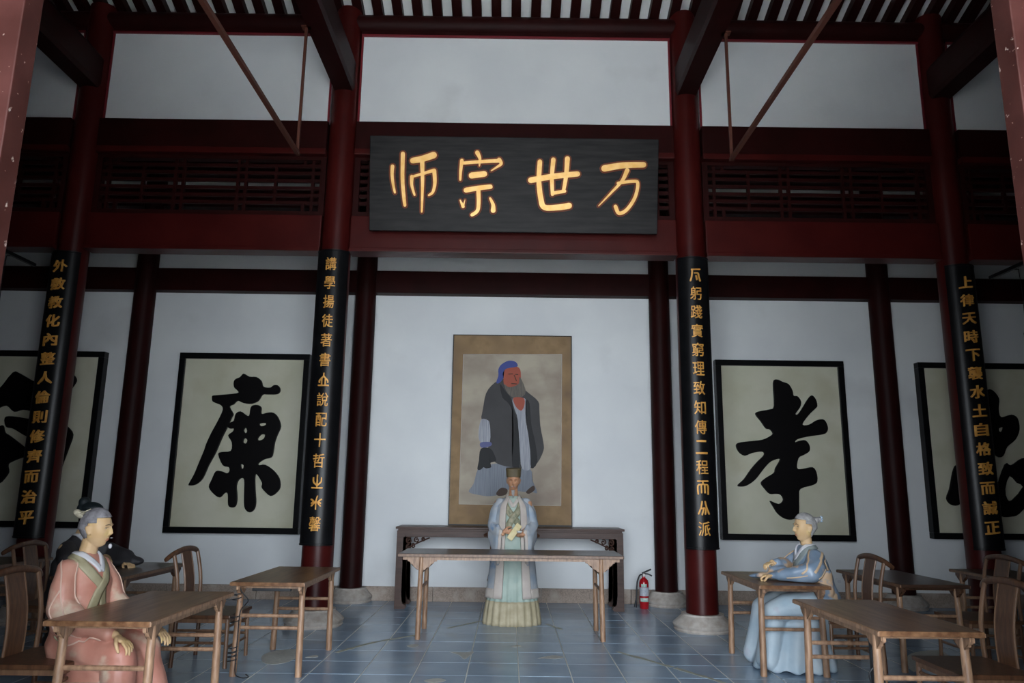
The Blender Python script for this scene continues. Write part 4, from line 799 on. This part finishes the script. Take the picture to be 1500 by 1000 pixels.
limb(r, [(.03, .15, .95), (.07, .215, .89), (.12, .26, .84), (.25, .22, .82), (.36, .165, .805)], [.08, .092, .088, .070, .050]); limb(r, [(.03, -.15, .95), (.08, -.20, .89), (.15, -.22, .84), (.26, -.08, .87), (.315, -.02, .885)], [.08, .088, .078, .066, .046])
for c, q in (((.30, .12, .80), (.16, .08, .045)), ((.40, .04, .79), (.14, .07, .036)), ((.46, -.04, .782), (.10, .06, .028)), ((.52, -.06, .775), (.055, .045, .020)), ((.33, .02, .84), (.09, .07, .04)), ((.22, .18, .80), (.14, .09, .045))): sph(r, c, q)
limb(r, [(-.02, .17, .80), (-.03, .18, .68)], [.085, .07])
limb(r, [(-.02, -.17, .80), (-.03, -.18, .68)], [.085, .07])
def clampz(co, no):
    co = folds(.008, lambda x, y, z: math.sin(34*(x*.35+z*1.1-y*.4)+4*noise.noise((x*4, y*4, z*4)))*.6+.8*noise.noise((x*8, y*8, z*8)))(co, no)
    m_ = (co[:, 0] > .12) & (co[:, 2] < .758); co[m_, 2] = .758; return co
robe = fuse('robe', r, bluerobe, t, .0085, 3, clampz); bv = bvh_of(robe)
for fp, wd in (([(-.02, .17, 1.0), (.02, .24, .96), (.07, .29, .90), (.12, .33, .84)], .022), ([(.05, .14, .99), (.10, .22, .93), (.15, .29, .88), (.22, .31, .83)], .016), ([(-.08, .16, .95), (-.05, .26, .88), (.0, .32, .82), (.08, .34, .79)], .012), ([(.10, -.16, .99), (.15, -.22, .93), (.20, -.22, .88)], .014), ([(.16, .30, .82), (.25, .28, .80), (.33, .24, .79)], .008)):
    drape('fold_ridge', bv, fp, wd, orangefold, t, .003)
s_ = nb()
loft(s_, [(.23, .03, .015, .37, .30), (.23, .03, .05, .365, .29), (.21, .02, .20, .32, .26), (.17, .02, .36, .28, .24), (.12, .01, .50, .25, .225), (.06, 0, .62, .20, .21), (.0, 0, .68, .15, .17)])
for q in (-1, 1): limb(s_, [(.05, q*.12, .55), (.30, q*.14, .53), (.42, q*.14, .48), (.46, q*.15, .30), (.52, q*.18, .10)], [.13, .115, .105, .10, .09])
def fx2(x, y, z): return math.sin(11*math.atan2(y, x-.2)+2*noise.noise((x*2, y*2, z*2)))*min(1, max(.1, (.62-z)*1.8))+.5*noise.noise((x*5, y*5, z*5))
fuse('skirt', s_, blueskirt, t, .011, 3, folds(.014, fx2))
drape('collar_band', bv, [(-.02, .045, 1.05), (.03, .09, 1.035), (.10, .085, .98), (.155, .03, .90), (.165, -.02, .82)], .055, bluegrey, t, .009); drape('collar_band', bv, [(-.02, -.045, 1.05), (.03, -.09, 1.035), (.10, -.085, .98), (.15, -.03, .90), (.165, .01, .82)], .055, bluegrey, t, .007)
drape('inner_collar', bv, [(.0, .045, 1.07), (.05, .072, 1.055), (.11, .05, 1.0), (.15, .0, .93)], .034, whitecl, t, .012); drape('inner_collar', bv, [(.0, -.045, 1.07), (.05, -.072, 1.055), (.11, -.05, 1.0), (.15, -.005, .93)], .034, whitecl, t, .010)
hair_shell('hair', HT, palehair, t, hairline, .010)
g = nb(); sph(g, HT @ Vector((-.100, 0, .075)), (.032, .034, .032)); sph(g, HT @ Vector((-.13, 0, .085)), (.022, .026, .026)); fuse('hair_bun', g, palehair, t, .004, 2)
g = nb()
for a in range(7): 
    an = a*.9; limb(g, [HT @ Vector((-.125, 0, .082)), HT @ Vector((-.155, .022*math.cos(an), .090+.025*math.sin(an)))], [.011, .006])
fuse('hair_ribbon', g, ribbonblue, t, .0035, 1)
face_marks(HT, t)

# ---------------------------------------------------------------- charcoal statue behind the salmon one
t = thing('scholar_statue', 'painted statue in a charcoal robe and black cap, half hidden behind the salmon robed statue', 'statue', (-4.14, 7.42, 0), -.1)
HT = hT((.12, -.0, 1.215), yaw=.1, pitch=0)
b = nb(); add_head(b, HT); limb(b, [(.09, 0, 1.14), (.05, 0, 1.05), (.03, 0, .95)], [.056, .056, .07]); loft(b, [(0, 0, .50, .13, .16), (.02, 0, .90, .10, .16), (.03, 0, 1.0, .07, .12)], 20)
limb(b, [(.02, -.18, .93), (.14, -.25, .83), (.34, -.10, .79)], [.05, .042, .03]); limb(b, [(.02, .18, .93), (.16, .24, .83), (.36, .0, .80)], [.05, .042, .03])
hand(b, (.27, -.21, .80), (.8, -.45, -.15), (0, 0, -1), 1, .6, .18); hand(b, (.46, .10, .79), (.8, -.4, -.1), (0, 0, -1), -1, .9, .18)
fuse('body', b, skin, t, .0055, 2)
r = nb(); loft(r, [(-.0, 0, .42, .21, .24), (-.0, 0, .62, .18, .22), (.0, 0, .80, .155, .20), (.02, 0, .93, .125, .20), (.03, 0, 1.0, .09, .14), (.04, 0, 1.05, .065, .08)])
limb(r, [(.03, -.15, .93), (.12, -.25, .84), (.26, -.22, .81)], [.08, .08, .05]); limb(r, [(.03, .15, .93), (.18, .27, .87), (.42, .16, .83), (.53, .10, .80)], [.08, .085, .075, .045]); sph(r, (.45, .14, .80), (.17, .09, .05))
loft(r, [(.15, 0, .02, .32, .27), (.15, 0, .30, .28, .24), (.10, 0, .58, .24, .22)])
def cz(co, no):
    co = folds(.007, lambda x, y, z: math.sin(30*(x*.4+z)+4*noise.noise((x*4, y*4, z*4))))(co, no); m_ = (co[:, 0] > .2) & (co[:, 2] < .758) & (co[:, 2] > .70); co[m_, 2] = .758; return co
robe = fuse('robe', r, charcoal, t, .011, 3, cz); bv = bvh_of(robe)
drape('inner_collar', bv, [(-.0, -.045, 1.07), (.05, -.072, 1.055), (.11, -.05, 1.0), (.15, .0, .93)], .034, whitecl, t, .010); drape('inner_collar', bv, [(.0, .045, 1.07), (.05, .072, 1.055), (.11, .05, 1.0), (.15, .0, .93)], .034, whitecl, t, .012)
hair_shell('hair', HT, greyhair, t, hairline, .008)
g = nb(); sph(g, HT @ Vector((.0, 0, .088)), (.105, .086, .055)); sph(g, HT @ Vector((-.075, 0, .125)), (.052, .06, .060)); sph(g, HT @ Vector((-.07, 0, .09)), (.06, .07, .06)); fuse('cap', g, hatm, t, .006, 3, folds(.004, lambda x, y, z: math.sin(60*z)))
face_marks(HT, t)

# ---------------------------------------------------------------- standing statue
t = thing('scholar_statue', 'standing painted statue in a pale green robe and faded blue coat behind the long table', 'statue', (.04, 9.24, 0), -PI/2)
HT = hT((.03, 0, 1.635), yaw=-.05, pitch=-.10, k=.98)
b = nb(); add_head(b, HT); limb(b, [(.02, 0, 1.56), (.0, 0, 1.47), (-.01, 0, 1.38)], [.052, .054, .07])
loft(b, [(0, 0, .85, .13, .17), (0, 0, 1.05, .11, .15), (0, 0, 1.28, .105, .165), (-.01, 0, 1.40, .07, .14)], 24)
limb(b, [(-.01, .18, 1.36), (.02, .235, 1.12), (.19, .12, 1.04), (.22, .10, 1.04)], [.05, .042, .03, .025]); limb(b, [(-.01, -.18, 1.36), (.02, -.235, 1.12), (.19, -.14, 1.02), (.22, -.12, 1.02)], [.05, .042, .03, .025])
hand(b, (.215, -.115, 1.055), (.18, .9, -.12), (-1, 0, 0), 1, .75, .165); hand(b, (.215, .145, 1.01), (.22, -.9, .02), (-.6, 0, .8), 1, .8, .165)
limb(b, [(0, -.09, .88), (.0, -.09, .48), (.0, -.09, .08), (.12, -.09, .04)], [.09, .06, .045, .04]); limb(b, [(0, .09, .88), (.0, .09, .48), (.0, .09, .08), (.12, .09, .04)], [.09, .06, .045, .04])
fuse('body', b, skind, t, .0048, 2)
secs = [(.01, 0, 0, .235, .315), (.01, 0, .12, .225, .305), (.0, 0, .30, .205, .28), (0, 0, .55, .18, .25), (0, 0, .80, .165, .23), (0, 0, 1.0, .15, .205), (0, 0, 1.2, .145, .20), (-.005, 0, 1.34, .115, .18), (-.01, 0, 1.41, .075, .11), (-.005, 0, 1.455, .058, .066)]
def sec_at(z):
    for a, b_ in zip(secs, secs[1:]):
        if a[2] <= z <= b_[2]: q = (z-a[2])/(b_[2]-a[2]); return [a[i]+(b_[i]-a[i])*q for i in range(5)]
    return secs[-1]
def shell(name, z0, z1, a0, a1, gx, gy, pleat, npl, m, parent, nz=28, na=96, th=0.0, flare=0.0, ph=0):
    bm = nb(); rings = []; full = abs(a1-a0) > 6.2
    cols = na if full else na+1
    for lay in ((0, 1) if th else (0,)):
        for j in range(nz+1):
            z = z0+(z1-z0)*j/nz; cx, cy, _, rx, ry = sec_at(z); row = []
            for i in range(cols):
                a = a0+(a1-a0)*i/na; pq = pleat*max(0, 1-z/.75)*abs(math.sin(npl*a/2+ph+.4*math.sin(3*a)))
                row.append(bm.verts.new((cx+(rx+gx+pq-lay*th)*math.cos(a), cy+(ry+gy+pq-lay*th)*math.sin(a), z)))
            rings.append(row)
    n1 = nz+1
    for base in ((0, n1) if th else (0,)):
        for j in range(nz):
            for i in range(na): bm.faces.new((rings[base+j][i], rings[base+j][(i+1) % cols], rings[base+j+1][(i+1) % cols], rings[base+j+1][i]))
    if th:
        for j in (0, nz):
            for i in range(na): bm.faces.new((rings[j][i], rings[j][(i+1) % cols], rings[n1+j][(i+1) % cols], rings[n1+j][i]))
        if not full:
            for i in (0, na):
                for j in range(nz): bm.faces.new((rings[j][i], rings[j+1][i], rings[n1+j+1][i], rings[n1+j][i]))
    else:
        bm.faces.new(rings[0][::-1]); bm.faces.new(rings[-1])
    return obj(name, bm, m, parent, 4)
rb = shell('robe', .24, 1.455, 0, 2*PI, 0, 0, .028, 22, greenr, t)
shell('robe_hem', .0, .262, 0, 2*PI, .004, .004, .030, 22, ochre, t, nz=8)
shell('coat', .30, 1.43, .46, 2*PI-.46, .028, .030, .014, 12, coatb, t, th=.016)
for a0, a1 in ((.40, .78), (-.78, -.40)): shell('coat_trim', .295, 1.435, a0, a1, .034, .036, .012, 12, beige, t, na=10, th=.02)
for a0, a1 in ((.78, 1.9), (-1.9, -.78)): shell('coat_hem', .295, .40, a0, a1, .034, .036, .012, 12, beige, t, nz=4, na=30, th=.02)
for s in (-1, 1):
    r = nb(); limb(r, [(-.01, s*.145, 1.37), (.01, s*.20, 1.27), (.03, s*.235, 1.12), (.12, s*.20, 1.05), (.185, s*.165, 1.035)], [.062, .068, .072, .06, .05])
    for k in range(6):
        q = k/5; sph(r, (.04+.13*q, s*(.245-.07*q), 1.0-.11*q), (.05, .05, .10+.14*q))
    sl = fuse('sleeve', r, coatb, t, .009, 3, folds(.010, lambda x, y, z: math.sin(50*x+30*y*s+6*z+3*noise.noise((x*5, y*5, z*3)))*.8))
    bv2 = bvh_of(sl); drape('sleeve_cuff', bv2, [(.235, s*.14, 1.07), (.245, s*.145, 1.0), (.245, s*.15, .88), (.235, s*.155, .76), (.20, s*.165, .68)], .04, beige, t, .006)
bv = bvh_of(rb)
drape('brocade_collar', bv, [(-.05, -.05, 1.46), (.0, -.09, 1.43), (.07, -.10, 1.37), (.13, -.05, 1.27), (.16, .06, 1.14), (.17, .10, 1.06)][::1], .075, brocade, t, .008)
drape('brocade_collar', bv, [(-.05, .05, 1.46), (.0, .09, 1.43), (.07, .09, 1.37), (.125, .06, 1.28), (.15, -.02, 1.17), (.16, -.07, 1.09)], .075, brocade, t, .012)
drape('inner_collar', bv, [(-.04, -.045, 1.475), (.0, -.07, 1.45), (.06, -.05, 1.40), (.10, .0, 1.32)], .036, beige, t, .014); drape('inner_collar', bv, [(-.04, .045, 1.475), (.0, .07, 1.45), (.06, .05, 1.40), (.10, .0, 1.32)], .036, beige, t, .016)
hair_shell('hair', HT, brow, t, lambda p: p.z > .050 or (p.x < -.02 and p.z > -.05), .006)
g = nb(); n = 28; rings = []
for z, rx, ry in ((.040, .104, .088), (.060, .106, .090), (.10, .108, .092), (.145, .112, .096), (.152, .106, .090)):
    rings.append([g.verts.new(HT @ Vector((-.006+math.copysign(abs(math.cos(a))**.6, math.cos(a))*rx, math.copysign(abs(math.sin(a))**.6, math.sin(a))*ry, z+(.0 if z > .1 else .012*math.cos(a))))) for a in [2*PI*k/n for k in range(n)]])
for a, c in zip(rings, rings[1:]):
    for k in range(n): g.faces.new((a[k], a[(k+1) % n], c[(k+1) % n], c[k]))
g.faces.new(rings[0][::-1]); g.faces.new(rings[-1]); obj('cap', g, browncap, t, .7)
obj('cap_flap', box(nb(), -.115, -.10, -.07, .07, 1.60, 1.70), browncap, t)
g = nb()
for k, (y0, y1, l) in enumerate([(0, .004, .10), (-.012, -.010, .08), (.012, .012, .08)]): tube(g, [HT @ Vector((.102, y0, -.105)), HT @ Vector((.115, y1, -.105-l*.5)), HT @ Vector((.112, y1*.6, -.105-l))], [.009, .006, .001], 8)
for s in (-1, 1): tube(g, [HT @ Vector((.106, s*.004, -.058)), HT @ Vector((.103, s*.020, -.066)), HT @ Vector((.096, s*.024, -.085))], [.0035, .003, .001], 6)
obj('beard', g, beardm, t, 4)
face_marks(HT, t)
# what it holds
g = box(nb(), -.014, .014, -.035, .035, -.10, .105, bev=.003); o = obj('booklet', g, book); o.matrix_world = Matrix.Translation((.055, 9.24-.262, 1.045)) @ Matrix.Rotation(.62, 4, 'Y') @ Matrix.Rotation(PI/2, 4, 'Z'); tag(o, 'pale yellow booklet held slanting in the hands of the standing statue', 'booklet')
o = obj('cup', lathe(nb(), [(.0, 0), (.018, .0), (.032, .014), (.036, .028), (.033, .028), (.02, .008), (.0, .005)], 20), china, smooth=4); o.location = (.115, 9.24-.285, 1.035); tag(o, 'small pale cup held by the standing statue beside its booklet', 'cup')
